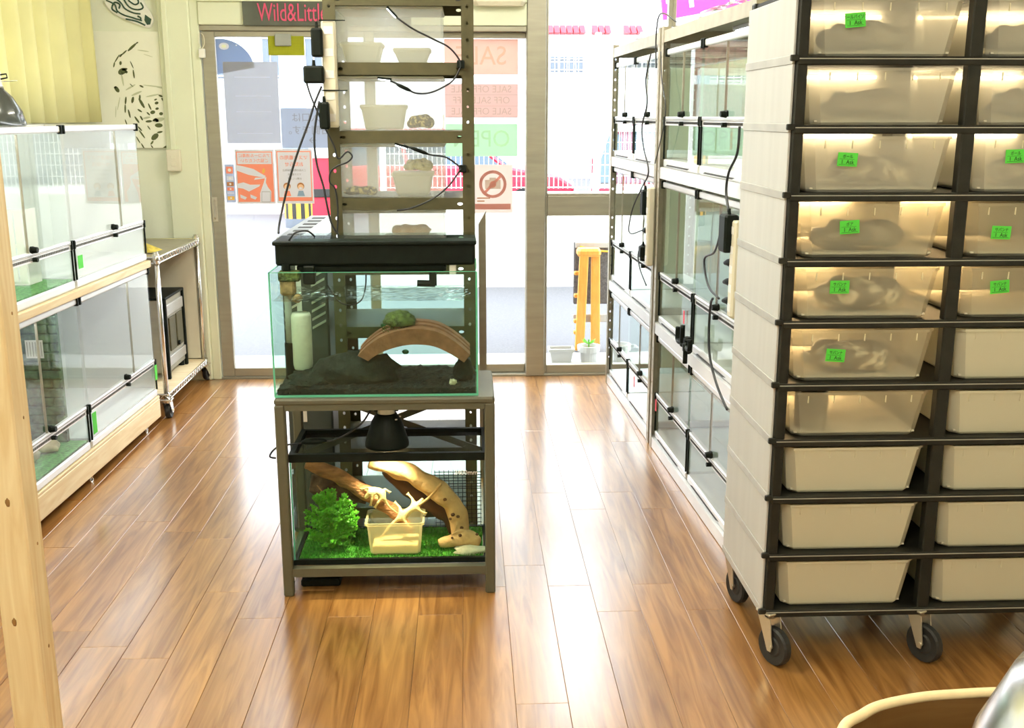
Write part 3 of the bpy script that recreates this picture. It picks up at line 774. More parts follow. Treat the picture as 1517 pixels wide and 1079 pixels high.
# dome lamp on top of the left cabinet
M['dome'] = pbr('dark_enamel', (.035,.04,.035), .22, coat=.5)
M['ceramic'] = pbr('white_ceramic', (.80,.78,.68), .35)
o = thing('dome_lamp', 'dark domed reptile lamp with white socket standing on the upper left terrarium', 'lamp', LP(.92, .19, 1.3765))
MB().lathe([(.095,0),(.098,.004),(.088,.05),(.06,.10),(.035,.125),(.033,.135),(.028,.135),(.055,.098),(.083,.048),(.092,0)],28).build('reflector', M['dome'], o, smooth=True)
MB().lathe([(.034,.132),(.030,.14),(.030,.185),(.022,.20),(0,.20)],18).build('socket', M['ceramic'], o, smooth=True)
MB().tube([(.028,0,.175),(.05,0,.178),(.052,0,.165),(.028,0,.16)], .003, 6).build('clip_loop', M['black'], o)
MB().tube([(.025,0,.152),(.085,0,.155)], .0018, 6).build('wire_arm', M['chrome'], o)

# chrome cart beside it
o = thing('chrome_cart', 'chrome wheeled wire-edge cart with plain shelves by the back wall', 'cart', (-1.418, 4.888, 0))
W_, D_ = .46, .775
def caster(parent, x, y, h, r, a=0.0, fork=None):
    c = bpy.data.objects.new('caster', None); COL.objects.link(c); c.parent = parent; c.location = (x,y,0); c.rotation_euler = (0,0,a)
    f = MB(); f.cbox(-.026,.026,-.026,.026,h-.006,h,.002); f.lathe([(.020,h-.018),(.026,h-.006)],16,cap=True)
    for sy in (-1,1):
        y0, y1 = sorted((sy*.016, sy*.0195))
        f.prism([(-.022,h-.016),(.022,h-.016),(.034,r+.004),(.030,r-.012),(.018,r-.012)], 'y', y0, y1)
    f.build('fork', fork or M['nickel'], c)
    MB().lathe([(0,-.012),(r*.45,-.012),(r*.55,-.009),(r*.92,-.0125),(r,-.007),(r,.007),(r*.92,.0125),(r*.55,.009),(r*.45,.012),(0,.012)], 24).build('wheel', M['rubber'], c, smooth=False)
    w = c.children[-1]; w.rotation_euler = (PI/2,0,0); w.location = (.026,0,r)
    MB().tube([(.026,-.022,r),(.026,.022,r)], .006, 10).build('axle', M['nickel'], c)
for (x, y) in ((-.016,.016),(-.016,D_-.016),(-W_+.016,.016),(-W_+.016,D_-.016)):
    MB().tube([(x,y,.10),(x,y,.80)], .0125, 12).build('post', M['chrome'], o, smooth=True)
    MB().tube([(x,y,.745),(x,y,.79)], .017, 12).build('collar', M['chrome'], o, smooth=True)
    caster(o, x, y, .10, .038, PI/2 if y < .4 else PI/2.4, M['chrome'])
for z, mt in ((.750, M['cabsteel']), (.098, M['pine_x'])):
    MB().cbox(-W_+.005,-.005,.005,D_-.005,z+.018,z+.026,.002).build('shelf', mt, o)
    ed = MB()
    for zz in (z, z+.026): 
        for a, b in (((-.004,0),(-.004,D_)),((-W_+.004,0),(-W_+.004,D_)),((-W_,.004),(0,.004)),((-W_,D_-.004),(0,D_-.004))):
            ed.tube([(a[0],a[1],zz),(b[0],b[1],zz)], .0035, 6)
    ed.build('wire_rim', M['chrome'], o)
    zg = MB(); n = 34; pts = [(-.004, D_*i/n, z + (.024 if i % 2 else .002)) for i in range(n+1)]
    zg.tube(pts, .0025, 5); n = 20; zg.tube([(-W_*i/n, .004, z + (.024 if i % 2 else .002)) for i in range(n+1)], .0025, 5)
    zg.build('wire_zigzag', M['chrome'], o)
MB().box(-W_+.01,-W_+.014,.03,D_-.03,.13,.745).build('back_panel', M['cream'], o)
MB().box(-W_+.03,-.03,D_-.020,D_-.016,.13,.745).build('end_panel', M['cream'], o)
o = thing('metal_drawer_unit', 'small black and steel framed cabinet standing inside the chrome cart', 'cabinet', (-1.50, 5.19, .125))
MB().cbox(-.30,0,0,.34,.03,.40,.004).build('body', M['doorframe'], o)
fr = MB()
for y in (0,.33): 
    fr.cbox(-.006,.012,y-.004,y+.014,0,.41,.003); fr.cbox(-.312,-.296,y-.004,y+.014,0,.41,.003)
fr.cbox(-.312,.012,-.004,.344,.40,.412,.003); fr.build('frame', M['black'], o)
MB().cbox(-.002,.010,.02,.32,.315,.37,.003).build('drawer_front', M['alu'], o)
MB().cbox(-.002,.010,.02,.32,.06,.11,.003).build('drawer_front', M['alu'], o)
for y in (.06,.19): MB().cbox(0,.008,y,y+.11,.13,.30,.003).build('door', M['steel'], o)
MB().tube([(.01,.185,.15),(.02,.185,.15)], .012, 10).build('knob', M['black'], o)
for y in (.02,.32): MB().lathe([(.016,0),(.016,.03)],10,cap=True,c=(-.02,y,-.0005)).build('foot', M['black'], o)
o = thing('leaf_scraps', 'yellow-green folded leaf lying on top of the chrome cart', 'leaf', (-1.51, 5.08, .7775))
M['yleaf'] = pbr('yellowing_leaf', (.70,.55,.10), .6, var=.3, vscale=40)
MB().add([(-.05,-.03,.002),(.02,-.05,.004),(.06,.0,.012),(.0,.04,.004),(-.03,.02,.045)], [(0,1,4),(1,2,4),(2,3,4),(3,0,4)]).build('leaf_blade', M['yleaf'], o)

# ------------------------------------------------------------------ aquarium stand
SX = -.2425
o = thing('aquarium_stand', 'taupe steel two-tier stand carrying the aquarium and the lit terrarium', 'stand', (SX, 2.95, 0))
hw, dp = .3185, .335
S = M['standsteel']
tp = MB(); tp.cbox(-hw,hw,0,dp,.596,.6165,.006); tp.build('top_panel', S, o)
fa = MB(); fa.box(-hw+.030,hw-.030,.002,.005,.580,.597); fa.build('apron', S, o)
for sx in (-1,1):
    for y in (.001, dp-.031):
        MB().cbox(*(sorted((sx*hw, sx*(hw-.030)))), y, y+.030, 0, .597, .004).build('leg', S, o)
lr = MB(); lr.box(-hw+.030,hw-.030,.004,.030,.062,.088); lr.box(-hw+.030,hw-.030,dp-.030,dp-.004,.062,.088)
lr.box(-hw+.004,-hw+.028,.031,dp-.031,.062,.088); lr.box(hw-.028,hw-.004,.031,dp-.031,.062,.088); lr.build('lower_frame', S, o)
for sx in (-1,1):
    MB().prism([(sx*(hw-.03),.585),(sx*(hw-.03),.562),(-sx*(hw-.03),.335),(-sx*(hw-.03),.358)], 'y', dp-.012-(.004 if sx > 0 else 0), dp-.008-(.004 if sx > 0 else 0)).build('brace', S, o)
o = tag(MB().cbox(-.52,-.40,3.02,3.12,0.0,.022,.004).build('floor_adaptor', M['black']), 'flat black adaptor box on the floor under the taupe stand', 'adaptor')

# ------------------------------------------------------------------ aquarium
AX0, AX1, AY0, AY1, AZ0, AZ1 = -.560, .028, 2.968, 3.262, .6175, .980
ac = ((AX0+AX1)/2, AY0, AZ0)
aq = thing('aquarium', 'rimless glass aquarium with clear water on top of the taupe stand', 'aquarium', ac)
w2 = (AX1-AX0)/2; ad = AY1-AY0; ah = AZ1-AZ0; t = .005
T = M['tankglass']
MB().box(-w2,w2,0,ad,0,t).build('bottom_pane', T, aq)
MB().box(-w2,w2,0,t,t,ah).build('front_pane', T, aq); MB().box(-w2,w2,ad-t,ad,t,ah).build('back_pane', T, aq)
MB().box(-w2,-w2+t,t,ad-t,t,ah).build('side_pane', T, aq); MB().box(w2-t,w2,t,ad-t,t,ah).build('side_pane', T, aq)
ed = MB()
for sx in (-1,1):
    a, b = sorted((sx*(w2+.0006), sx*(w2-.0045))); ed.box(a,b,-.0008,.0008,.004,ah); ed.box(a,b,ad-.0008,ad+.0008,.004,ah)
ed.box(-w2,w2,-.0012,.0008,-.0005,.006); ed.box(-w2,w2,ad-.0008,ad+.0012,-.0005,.006)
ed.box(-w2-.001,-w2+.001,0,ad,0,.006); ed.box(w2-.001,w2+.001,0,ad,0,.006)
ed.box(-w2,w2,0,.004,ah,ah+.0012); ed.box(-w2,-w2+.004,0,ad,ah,ah+.0012)
ed.build('glass_edges', M['glassedge'], aq)
# water: closed body with a rippled top
wx0, wx1, wy0, wy1, wz0, wz1 = AX0+t+.001, AX1-t-.001, AY0+t+.001, AY1-t-.001, AZ0+t+.001, .897
vs = []; fs = []; nx, ny = 60, 26
for j in range(ny+1):
    for i in range(nx+1):
        x = wx0+(wx1-wx0)*i/nx; y = wy0+(wy1-wy0)*j/ny
        edge = min(i, nx-i, j, ny-j); k = min(1, edge/2)
        vs.append((x, y, wz1 + k*.0022*noise.noise(Vector((x*38, y*60, 2))) + k*.0012*noise.noise(Vector((x*90, y*120, 7)))))
for j in range(ny):
    for i in range(nx): a = j*(nx+1)+i; fs.append((a, a+1, a+nx+2, a+nx+1))
b0 = len(vs); vs += [(wx0,wy0,wz0),(wx1,wy0,wz0),(wx1,wy1,wz0),(wx0,wy1,wz0)]
c00, c10, c11, c01 = 0, nx, (ny+1)*(nx+1)-1, ny*(nx+1)
fs += [(b0+3,b0+2,b0+1,b0)]
fs.append(tuple([b0, b0+1] + list(range(nx, -1, -1))))
fs.append(tuple([b0+2, b0+3] + [ny*(nx+1)+i for i in range(nx+1)]))
fs.append(tuple([b0+3, b0] + [j*(nx+1) for j in range(ny+1)]))
fs.append(tuple([b0+1, b0+2] + [j*(nx+1)+nx for j in range(ny, -1, -1)]))
m = MB(); m.add(vs, fs); o = m.build('aquarium_water', M['water']); tag(o, 'clear greenish water filling the aquarium', 'water', kind='stuff')
# gravel
M['gravel'] = pbr('black_gravel', (.007,.010,.008), .8, var=.7, vscale=140, bump=1.0, bscale=120)
M['darkrock'] = pbr('dark_algae_rock', (.008,.014,.009), .85, var=.7, vscale=35, bump=.9, bscale=50)
M['terracotta'] = pbr('terracotta', (.27,.115,.06), .8, var=.2, vscale=40, bump=.3, bscale=80)
M['moss'] = pbr('moss', (.07,.10,.02), .9, var=.6, vscale=70, bump=1.0, bscale=90)
vs = []; fs = []; nx, ny = 70, 34
gx0, gx1, gy0, gy1 = wx0+.001, wx1-.001, wy0+.001, wy1-.001
for j in range(ny+1):
    for i in range(nx+1):
        x = gx0+(gx1-gx0)*i/nx; y = gy0+(gy1-gy0)*j/ny
        vs.append((x, y, .640 + .006*noise.noise(Vector((x*30,y*30,1))) + .006*noise.noise(Vector((x*110,y*110,4)))))
for j in range(ny):
    for i in range(nx): a = j*(nx+1)+i; fs.append((a, a+1, a+nx+2, a+nx+1))
b0 = len(vs); vs += [(gx0,gy0,wz0+.0005),(gx1,gy0,wz0+.0005),(gx1,gy1,wz0+.0005),(gx0,gy1,wz0+.0005)]
fs += [(b0+3,b0+2,b0+1,b0), tuple([b0,b0+1]+list(range(nx,-1,-1))), tuple([b0+2,b0+3]+[ny*(nx+1)+i for i in range(nx+1)]),
       tuple([b0+3,b0]+[j*(nx+1) for j in range(ny+1)]), tuple([b0+1,b0+2]+[j*(nx+1)+nx for j in range(ny,-1,-1)])]
m = MB(); m.add(vs, fs); tag(m.build('gravel_bed', M['gravel']), 'black gravel covering the aquarium floor', 'gravel', kind='stuff')
def rock(label, c, r, seed, mat=None, amp=.22, base=.641):
    o = tag(MB().blob((0,0,0), r, 22, 14, amp, 2.2, seed, flat=base-c[2]).build('aquarium_rock', mat or M['darkrock'], smooth=True), label, 'rock', 'rocks in the aquarium'); o.location = c
rock('large dark algae-covered rock under the low end of the clay arch', (-.335,3.09,.655), (.125,.075,.070), 2)
rock('dark rock mound at the filter side of the aquarium', (-.475,3.06,.645), (.062,.060,.030), 5)
rock('dark angular rock holding up the clay arch against the side pane', (-.014,3.09,.660), (.030,.050,.046), 9, amp=.12)
rock('small pale pebble at the foot of the angular rock', (-.045,3.0,.650), (.011,.010,.010), 3, M['stone'])
# clay arch, three ribs
outer = smooth_path([(-.322,.728,0),(-.295,.755,0),(-.254,.783,0),(-.204,.801,0),(-.145,.807,0),(-.086,.796,0),(-.036,.766,0),(.006,.728,0)], 4)
inner = smooth_path([(-.292,.712,0),(-.272,.727,0),(-.240,.743,0),(-.190,.757,0),(-.145,.760,0),(-.100,.754,0),(-.058,.735,0),(-.012,.705,0)], 4)
ar = MB()
for (y0, y1, dz) in ((3.015,3.062,0),(3.062,3.066,-.006),(3.066,3.094,.004),(3.094,3.098,-.004),(3.098,3.135,.008)):
    n = len(outer); vs = []
    for y in (y0, y1):
        for p in outer: vs.append((p.x, y, p.y+dz))
        for p in inner: vs.append((p.x, y, p.y))
    fs = []
    for i in range(n-1):
        fs += [(i,i+1,n+i+1,n+i),(2*n+i+1,2*n+i,3*n+i,3*n+i+1),(i+1,i,2*n+i,2*n+i+1),(n+i,n+i+1,3*n+i+1,3*n+i)]
    fs += [(0,n,3*n,2*n),(n-1,2*n-1+0,4*n-1,3*n-1)]
    ar.add(vs, fs)
tag(ar.build('clay_arch', M['terracotta']), 'terracotta arch with grooved back bridging the aquarium rocks', 'arch')
o = tag(MB().blob((0,0,0),(.046,.038,.030),20,12,.16,2.5,4,flat=-.012).build('mossy_stone', M['moss'], smooth=True), 'rounded green-brown mossy lump resting on top of the clay arch', 'mossy stone'); o.location = (-.200,3.075,.820)
mm = MB(); random.seed(3)
for i in range(160):
    a = random.uniform(0,2*PI); r = random.uniform(.01,.062); x = -.200+r*math.cos(a); y = 3.07+r*.6*math.sin(a); z = .806-.5*max(0,r-.03)
    q = Vector((x,y,z)); d = Vector((random.uniform(-1,1),random.uniform(-1,1),random.uniform(.2,1))).normalized()*.012
    mm.add([q-Vector((.002,0,0)), q+Vector((.002,0,0)), q+d], [(0,1,2)])
tag(mm.build('moss_tuft', M['moss']), 'fine algae tufts fringing the top of the clay arch', 'moss', kind='stuff')
M['snail'] = pbr('green_snail', (.02,.16,.06), .4, var=.3, vscale=60)
for lab, c in (('small green oval snail on the back pane under the clay arch', (-.197,3.248,.687)), ('small green oval snail on the back pane above the arch end', (-.262,3.248,.773))):
    o = tag(MB().blob((0,0,0),(.011,.006,.008),14,8,.05,2,1).build('snail', M['snail'], smooth=True), lab, 'snail', 'snails in the aquarium'); o.location = c
# inner filter
M['greyplastic'] = pbr('grey_plastic', (.34,.36,.33), .4, var=.08)
M['cartridge'] = pbr('pale_filter_cartridge', (.62,.64,.55), .5, var=.08, vscale=50)
M['sponge'] = pbr('brown_sponge', (.36,.25,.12), .9, var=.4, vscale=70)
o = thing('inner_filter', 'pale tube filter with brown sponge hanging in the aquarium corner', 'filter', (-.495, 3.10, .642))
MB().lathe([(.026,.03),(.030,.045),(.030,.19),(.026,.20),(0,.20)], 18).build('cartridge', M['cartridge'], o, smooth=True)
MB().cbox(-.055,-.012,-.02,.02,.255,.30,.006).build('sponge_cup', M['sponge'], o)
MB().cbox(-.058,.004,-.024,.022,.296,.325,.004).build('cup_frame', M['moss'], o)
MB().tube([(-.036,0,.255),(-.036,0,.10)], .0105, 10).build('riser_tube', M['greyplastic'], o, smooth=True)
MB().tube([(-.036,0,.11),(-.036,0,.0)], .016, 10).build('intake_strainer', M['black'], o)
MB().tube([(-.036,0,.32),(-.036,0,.345)], .012, 10).build('top_elbow', M['black'], o)
MB().tube([(-.005,-.02,.245),(-.005,-.004,.245)], .013, 10).build('float_ball', M['sponge'], o, smooth=True)
# overhead filter
o = thing('overhead_filter', 'long black overhead filter trough lying across the aquarium rim', 'filter', (-.268, 3.10, .9815))
bl = M['black']
tr = MB(); tr.cbox(-.294,.290,0,.15,0,.066,.006); tr.build('trough', bl, o)
tr = MB(); tr.cbox(-.300,.296,-.008,.158,.060,.072,.003); tr.build('rim', bl, o)
MB().cbox(-.235,.205,.010,.14,-.022,.001,.006).build('lower_chamber', bl, o)
MB().cbox(-.240,.294,-.004,.154,.072,.080,.002).build('glass_cover', M['tankglass'], o)
MB().tube([(.165,.03,-.02),(.165,.03,-.065)], .012, 10).build('outlet_pipe', bl, o)
MB().tube([(.172,.03,-.060),(.118,.03,-.058)], .010, 10).build('outlet_nozzle', bl, o)
MB().cbox(-.215,-.18,-.006,.03,-.055,.0,.004).build('pump_head', bl, o)
MB().cbox(.215,.235,.01,.05,-.03,.0,.003).build('bracket', M['white'], o)
MB().tube(smooth_path([(-.255,.02,.072),(-.235,.02,.095),(-.20,.02,.100),(-.18,.03,.082)],5), .003, 6).build('pump_cable', M['cord'], o, smooth=True)
o = cable('air_line', M['cord'], [(-.425,3.19,.91),(-.395,3.19,.862),(-.36,3.19,.848),(-.325,3.19,.862),(-.310,3.19,.905),(-.308,3.2,.955)], .0022); tag(o, 'thin dark air line curving through the aquarium water', 'hose')

# ------------------------------------------------------------------ terrarium on the lower tier
TX0, TX1, TY0, TY1, TZ0, TZ1 = -.530, .052, 2.985, 3.243, .0885, .438
tr_ = thing('lit_terrarium', 'black-rimmed glass terrarium glowing under a heat lamp on the lower tier', 'terrarium', ((TX0+TX1)/2, TY0, TZ0))
w2 = (TX1-TX0)/2; td = TY1-TY0; h = TZ1-TZ0
def ring(z0, z1, th):
    m = MB(); m.box(-w2-.003,w2+.003,-.003,th,z0,z1); m.box(-w2-.003,w2+.003,td-th,td+.003,z0,z1)
    m.box(-w2-.003,-w2+th,th,td-th,z0,z1); m.box(w2-th,w2+.003,th,td-th,z0,z1); return m
ring(0,.016,.010).build('bottom_rim', M['black'], tr_); ring(h-.024,h,.012).build('top_rim', M['black'], tr_)
MB().box(-w2+.010,w2-.010,.010,td-.010,.006,.010).build('bottom_pane', M['tankglass'], tr_)
for a in ((-w2,w2,0,.004),(-w2,w2,td-.004,td),(-w2,-w2+.004,.004,td-.004),(w2-.004,w2,.004,td-.004)):
    MB().box(a[0],a[1],a[2],a[3],.016,h-.024).build('pane', M['tankglass'], tr_)
e_ = MB()
for sx in (-1,1): a, b = sorted((sx*(w2+.0006),sx*(w2-.004))); e_.box(a,b,-.0006,.0006,.016,h-.024)
e_.build('glass_edges', M['glassedge'], tr_)
MB().box(-w2+.012,w2-.012,.012,td-.012,h-.012,h-.010).build('mesh_lid', M['meshlid'], tr_)
MB().box(-w2+.012,w2-.012,.012,td-.012,.010,.014).build('liner', M['turf'], tr_)
M['glassink'] = pbr('white_print', (.9,.9,.88), .5)
lettering('2400mm', .020, M['glassink'], tr_, (w2-.062,-.0045,h-.062))
# turf
random.seed(11); g = MB(); gz = TZ0+.014
for i in range(7000):
    x = random.uniform(TX0+.014, TX1-.014); y = random.uniform(TY0+.006, TY1-.014); a = random.uniform(0,2*PI); hh = random.uniform(.006,.012)
    dx, dy = math.cos(a)*.0012, math.sin(a)*.0012
    g.add([(x-dx,y-dy,gz),(x+dx,y+dy,gz),(x+random.uniform(-.004,.004),y+random.uniform(-.004,.004),gz+hh)], [(0,1,2)])
tag(g.build('artificial_turf', M['turf']), 'bright green artificial turf covering the lit terrarium floor', 'turf', kind='stuff')
gz += .006
# driftwood
M['drift'] = pbr('pale_driftwood', (.62,.36,.15), .75, var=.25, vscale=18, bump=.6, bscale=45)
M['drift2'] = pbr('brown_driftwood', (.36,.16,.065), .8, var=.4, vscale=22, bump=.8, bscale=50, stretch=(1,1,3))
M['cork'] = pbr('dark_cork_bark', (.10,.05,.028), .95, var=.6, vscale=35, bump=1.2, bscale=40)
M['knot'] = pbr('wood_knot', (.12,.05,.02), .9)
def limb(pts, rs, seed, n=14, amp=.12):
    path = smooth_path(pts, 8); R = []
    for i in range(len(path)):
        t = i/(len(path)-1)*(len(rs)-1); k = min(int(t), len(rs)-2); R.append(rs[k]+(rs[k+1]-rs[k])*(t-k))
    m = MB().tube(path, R, n); m.v = [tuple(Vector(v)*1.0 + Vector((noise.noise(Vector(v)*25+Vector((seed,0,0))), noise.noise(Vector(v)*25+Vector((0,seed,0))), noise.noise(Vector(v)*25+Vector((0,0,seed)))))*.006*amp*10) for v in m.v]
    return m
o = thing('driftwood', 'thick pale driftwood branch with knots arching down to a broad foot', 'driftwood', (-.03,3.10,gz))
lo = Vector((-.03,3.10,gz))
def rel(ps): return [tuple(Vector(p)-lo) for p in ps]
br = limb([(-.305,3.12,.372),(-.240,3.12,.348),(-.180,3.115,.327),(-.115,3.11,.286),(-.060,3.10,.240),(-.036,3.09,.190),(-.030,3.08,.145),(-.028,3.07,gz+.025)], [.020,.028,.030,.032,.032,.030,.030,.040], 3)
ft = limb([(-.095,3.045,gz+.014),(-.055,3.055,gz+.020),(-.015,3.06,gz+.026),(.014,3.055,gz+.022),(.030,3.05,gz+.016)], [.012,.022,.028,.024,.012], 6)
br.add(ft.v, ft.f); br.v = rel(br.v); br.build('branch', M['drift'], o, smooth=True)
for i, (x, z, r) in enumerate(((-.052,.212,.007),(-.036,.205,.006),(-.060,.198,.005),(-.026,.168,.007),(-.075,.262,.006),(-.030,gz+.045,.006),(.022,gz+.048,.005),(-.055,gz+.038,.004))):
    k = MB().blob((0,0,0),(r,.004,r*.8),10,6,.1,2,i); yy = 3.062 if z > .16 else 3.036
    k.build('knot_hole', M['knot'], o, smooth=True, loc=tuple(Vector((x,yy,z))-lo))
o = tag(limb([(-.505,3.13,.365),(-.450,3.13,.342),(-.370,3.125,.296),(-.295,3.12,.246),(-.210,3.12,.175),(-.185,3.12,.125)], [.022,.024,.024,.022,.018,.014], 9).build('driftwood', M['drift2'], smooth=True), 'reddish-brown bark branch slanting down from the back corner', 'driftwood')
o = tag(limb([(-.262,3.19,.318),(-.200,3.185,.262),(-.130,3.175,.205),(-.070,3.17,.165),(-.050,3.165,.115)], [.022,.026,.026,.022,.020], 12).build('driftwood', M['knot'], smooth=True), 'dark driftwood branch crossing behind the others', 'driftwood')
o = tag(limb([(-.500,3.185,.275),(-.45,3.185,.268),(-.38,3.185,.255),(-.325,3.185,.240)], [.030,.038,.036,.030], 15, 16, .2).build('cork_log', M['cork'], smooth=True), 'dark cork bark log lying behind the plastic plant', 'cork log')
o = tag(limb([(-.43,3.180,gz),(-.42,3.180,.16),(-.40,3.180,.225)], [.052,.046,.042], 18, 18, .15).build('cork_stump', M['cork'], smooth=True), 'dark cork stump propping up the bark log', 'cork stump')
o = cable('twig', M['drift'], [(-.155,3.06,.245),(-.12,3.055,.275),(-.085,3.05,.318)], .004); tag(o, 'thin brown twig sticking up from the driftwood fork', 'twig')
o = cable('twig', M['drift2'], [(-.47,3.10,.30),(-.44,3.08,.27),(-.42,3.07,.24)], .002); tag(o, 'fine dry twig over the plastic plant', 'twig')
# plastic plant
random.seed(21)
o = thing('plastic_plant', 'bushy bright green plastic plant in the terrarium corner', 'plant', (-.425,3.06,gz))
st = MB(); lf = MB()
for s_ in range(92):
    a = random.uniform(0,2*PI); ze = random.uniform(-.75,1); rr = math.sqrt(1-ze*ze)*random.uniform(.75,1)
    tip = Vector((.086*rr*math.cos(a), -.004+.050*rr*math.sin(a), .092+.098*ze))
    mid = Vector((tip.x*.45, tip.y*.45, tip.z*.75)); path = smooth_path([(0,0,0), mid, tip], 6); st.tube(path, .0014, 5)
    for i, q in enumerate(path[3:]):
        for k in range(7):
            d = Vector((random.uniform(-1,1), random.uniform(-1,.8), random.uniform(-.15,1))).normalized(); l = random.uniform(.007,.013)
            u = d.orthogonal().normalized()*l*.34
            lf.add([q, q+d*l*.5+u, q+d*l, q+d*l*.5-u], [(0,1,2,3)])
M['plant'] = pbr('plastic_leaf', (.14,.50,.03), .45, var=.35, vscale=35, transl=.3)
st.build('stems', M['plant'], o); tag(lf.build('foliage', M['plant'], o), kind='stuff')
# feeding tub
M['tubclear'] = milky('clear_yellowish_plastic', (.85,.74,.45), clear=.55, transl=.4, rough=.15, tint=(1,.97,.88))
M['bran'] = pbr('bran_bedding', (.72,.55,.26), .95, var=.3, vscale=120, bump=.5, bscale=120)
def open_tub(m, x0, x1, y0, y1, h, tp=.012, lip=.004, lh=.006, c=.008):
    def rr(k, z):
        a, b, e, f_ = x0+k, x1-k, y0+k, y1-k
        return [(a+c,e,z),(b-c,e,z),(b,e+c,z),(b,f_-c,z),(b-c,f_,z),(a+c,f_,z),(a,f_-c,z),(a,e+c,z)]
    R = rr(tp+.004,0)+rr(tp,.006)+rr(0,h-lh)+rr(-lip,h-lh)+rr(-lip,h)+rr(0,h)
    fs = [tuple(range(7,-1,-1))]
    for r in range(5):
        for i in range(8): j=(i+1)%8; fs.append((r*8+i,r*8+j,r*8+8+j,r*8+8+i))
    return m.add(R, fs)
o = thing('feeding_tub', 'clear rectangular plastic tub on the turf in front of the driftwood', 'tub', (-.228, 3.002, gz-.004))
open_tub(MB(), -.084,.084,0,.115,.106,.008,.006,.007).build('tub_wall', M['tubclear'], o)
MB().cbox(-.070,.070,.012,.103,.004,.030,.004).build('bedding', M['bran'], o)
# black grid
o = thing('plastic_grid', 'bent piece of black plastic grid standing in the back corner', 'grid', (-.035,3.215,gz))
gm = MB(); n = 10
for i in range(n+1):
    x = -.074+.0145*i; gm.box(x-.0009,x+.0009,-.001,.001,0,.135)
    gm.add([(x-.0009,.001,.134),(x+.0009,.001,.134),(x+.0009,-.055,.212),(x-.0009,-.055,.212),(x-.0009,.003,.134),(x+.0009,.003,.134),(x+.0009,-.053,.214),(x-.0009,-.053,.214)],
           [(0,1,2,3),(4,5,6,7),(0,1,5,4),(1,2,6,5),(2,3,7,6),(3,0,4,7)])
for k in range(10): z = .003+.0145*k; gm.box(-.076,.074,-.0012,.0012,z-.0009,z+.0009)
for k in range(6): t_ = (k+.5)/6; y, z = .001-.056*t_, .135+.078*t_; gm.box(-.076,.074,y-.001,y+.001,z-.001,z+.001)
tag(gm.build('grid_bars', M['black'], o))
o = tag(MB().blob((0,0,0),(.05,.03,.016),12,8,.2,2,3,flat=-.008).build('flat_stone', M['stone'], smooth=True), 'flat grey stone under the driftwood foot by the side pane', 'stone'); o.location = (.0,3.03,gz-.001)
# lizards
M['lizard'] = pbr('pale_yellow_lizard_skin', (.74,.54,.24), .6, var=.2, vscale=60, bump=.3, bscale=200)
def skin_body(name, verts, edges, rad, mat, label, cat, group=None, root=0):
    me = bpy.data.meshes.new(name); me.from_pydata([tuple(v) for v in verts], edges, []); me.update(); me.materials.append(mat)
    o = bpy.data.objects.new(name, me); COL.objects.link(o)
    sk = o.modifiers.new('skin','SKIN'); sk.use_smooth_shade = True
    if not me.skin_vertices: 
        bm = bmesh.new(); bm.from_mesh(me); bm.verts.layers.skin.verify(); bm.to_mesh(me); bm.free()
    for i, r in enumerate(rad): sv = me.skin_vertices[0].data[i]; sv.radius = (r, r*.85); sv.use_root = (i == root)
    sd = o.modifiers.new('subdivide','SUBSURF'); sd.levels = 1; sd.render_levels = 2
    return tag(o, label, cat, group)
def lizard(label, spine, srad, legs):
    v = [Vector(p) for p in spine]; e = [(i,i+1) for i in range(len(v)-1)]; r = list(srad)
    for (at, k1, k2) in legs:
        a = len(v); v += [Vector(k1), Vector(k2)]; r += [.0042,.003]; e += [(at,a),(a,a+1)]
        d = (Vector(k2)-Vector(k1)).normalized(); sd = d.cross(Vector((0,1,0))); sd = sd.normalized() if sd.length > .01 else Vector((1,0,0))
        for q in (-1,0,1): v.append(Vector(k2)+d*.007+sd*.005*q); r.append(.0013); e.append((a+1,len(v)-1))
    return skin_body('lizard', v, e, r, M['lizard'], label, 'lizard', 'lizards in the lit terrarium', 2)
lizard('pale lizard clinging to the reddish-brown branch with its tail hanging down',
       [(-.322,3.082,.262),(-.312,3.082,.274),(-.298,3.080,.288),(-.282,3.080,.288),(-.268,3.082,.272),(-.260,3.084,.250),(-.246,3.086,.228),(-.226,3.088,.211),(-.205,3.088,.209)],
       [.006,.0095,.011,.013,.011,.0055,.004,.003,.002],
       [(2,(-.300,3.070,.262),(-.304,3.074,.246)),(2,(-.316,3.10,.290),(-.330,3.102,.284)),(4,(-.282,3.068,.252),(-.290,3.074,.238)),(4,(-.262,3.10,.286),(-.250,3.10,.276))])
lizard('pale lizard climbing out of the feeding tub towards the pale branch',
       [(-.142,3.075,.262),(-.152,3.072,.250),(-.168,3.068,.238),(-.190,3.064,.224),(-.208,3.060,.212),(-.228,3.058,.196),(-.246,3.056,.180),(-.262,3.054,.160),(-.272,3.052,.142)],
       [.0055,.009,.0105,.013,.011,.0065,.005,.004,.003],
       [(2,(-.150,3.055,.228),(-.138,3.052,.222)),(2,(-.176,3.085,.256),(-.188,3.092,.268)),(4,(-.196,3.045,.196),(-.186,3.04,.184)),(4,(-.216,3.08,.232),(-.228,3.088,.242))])
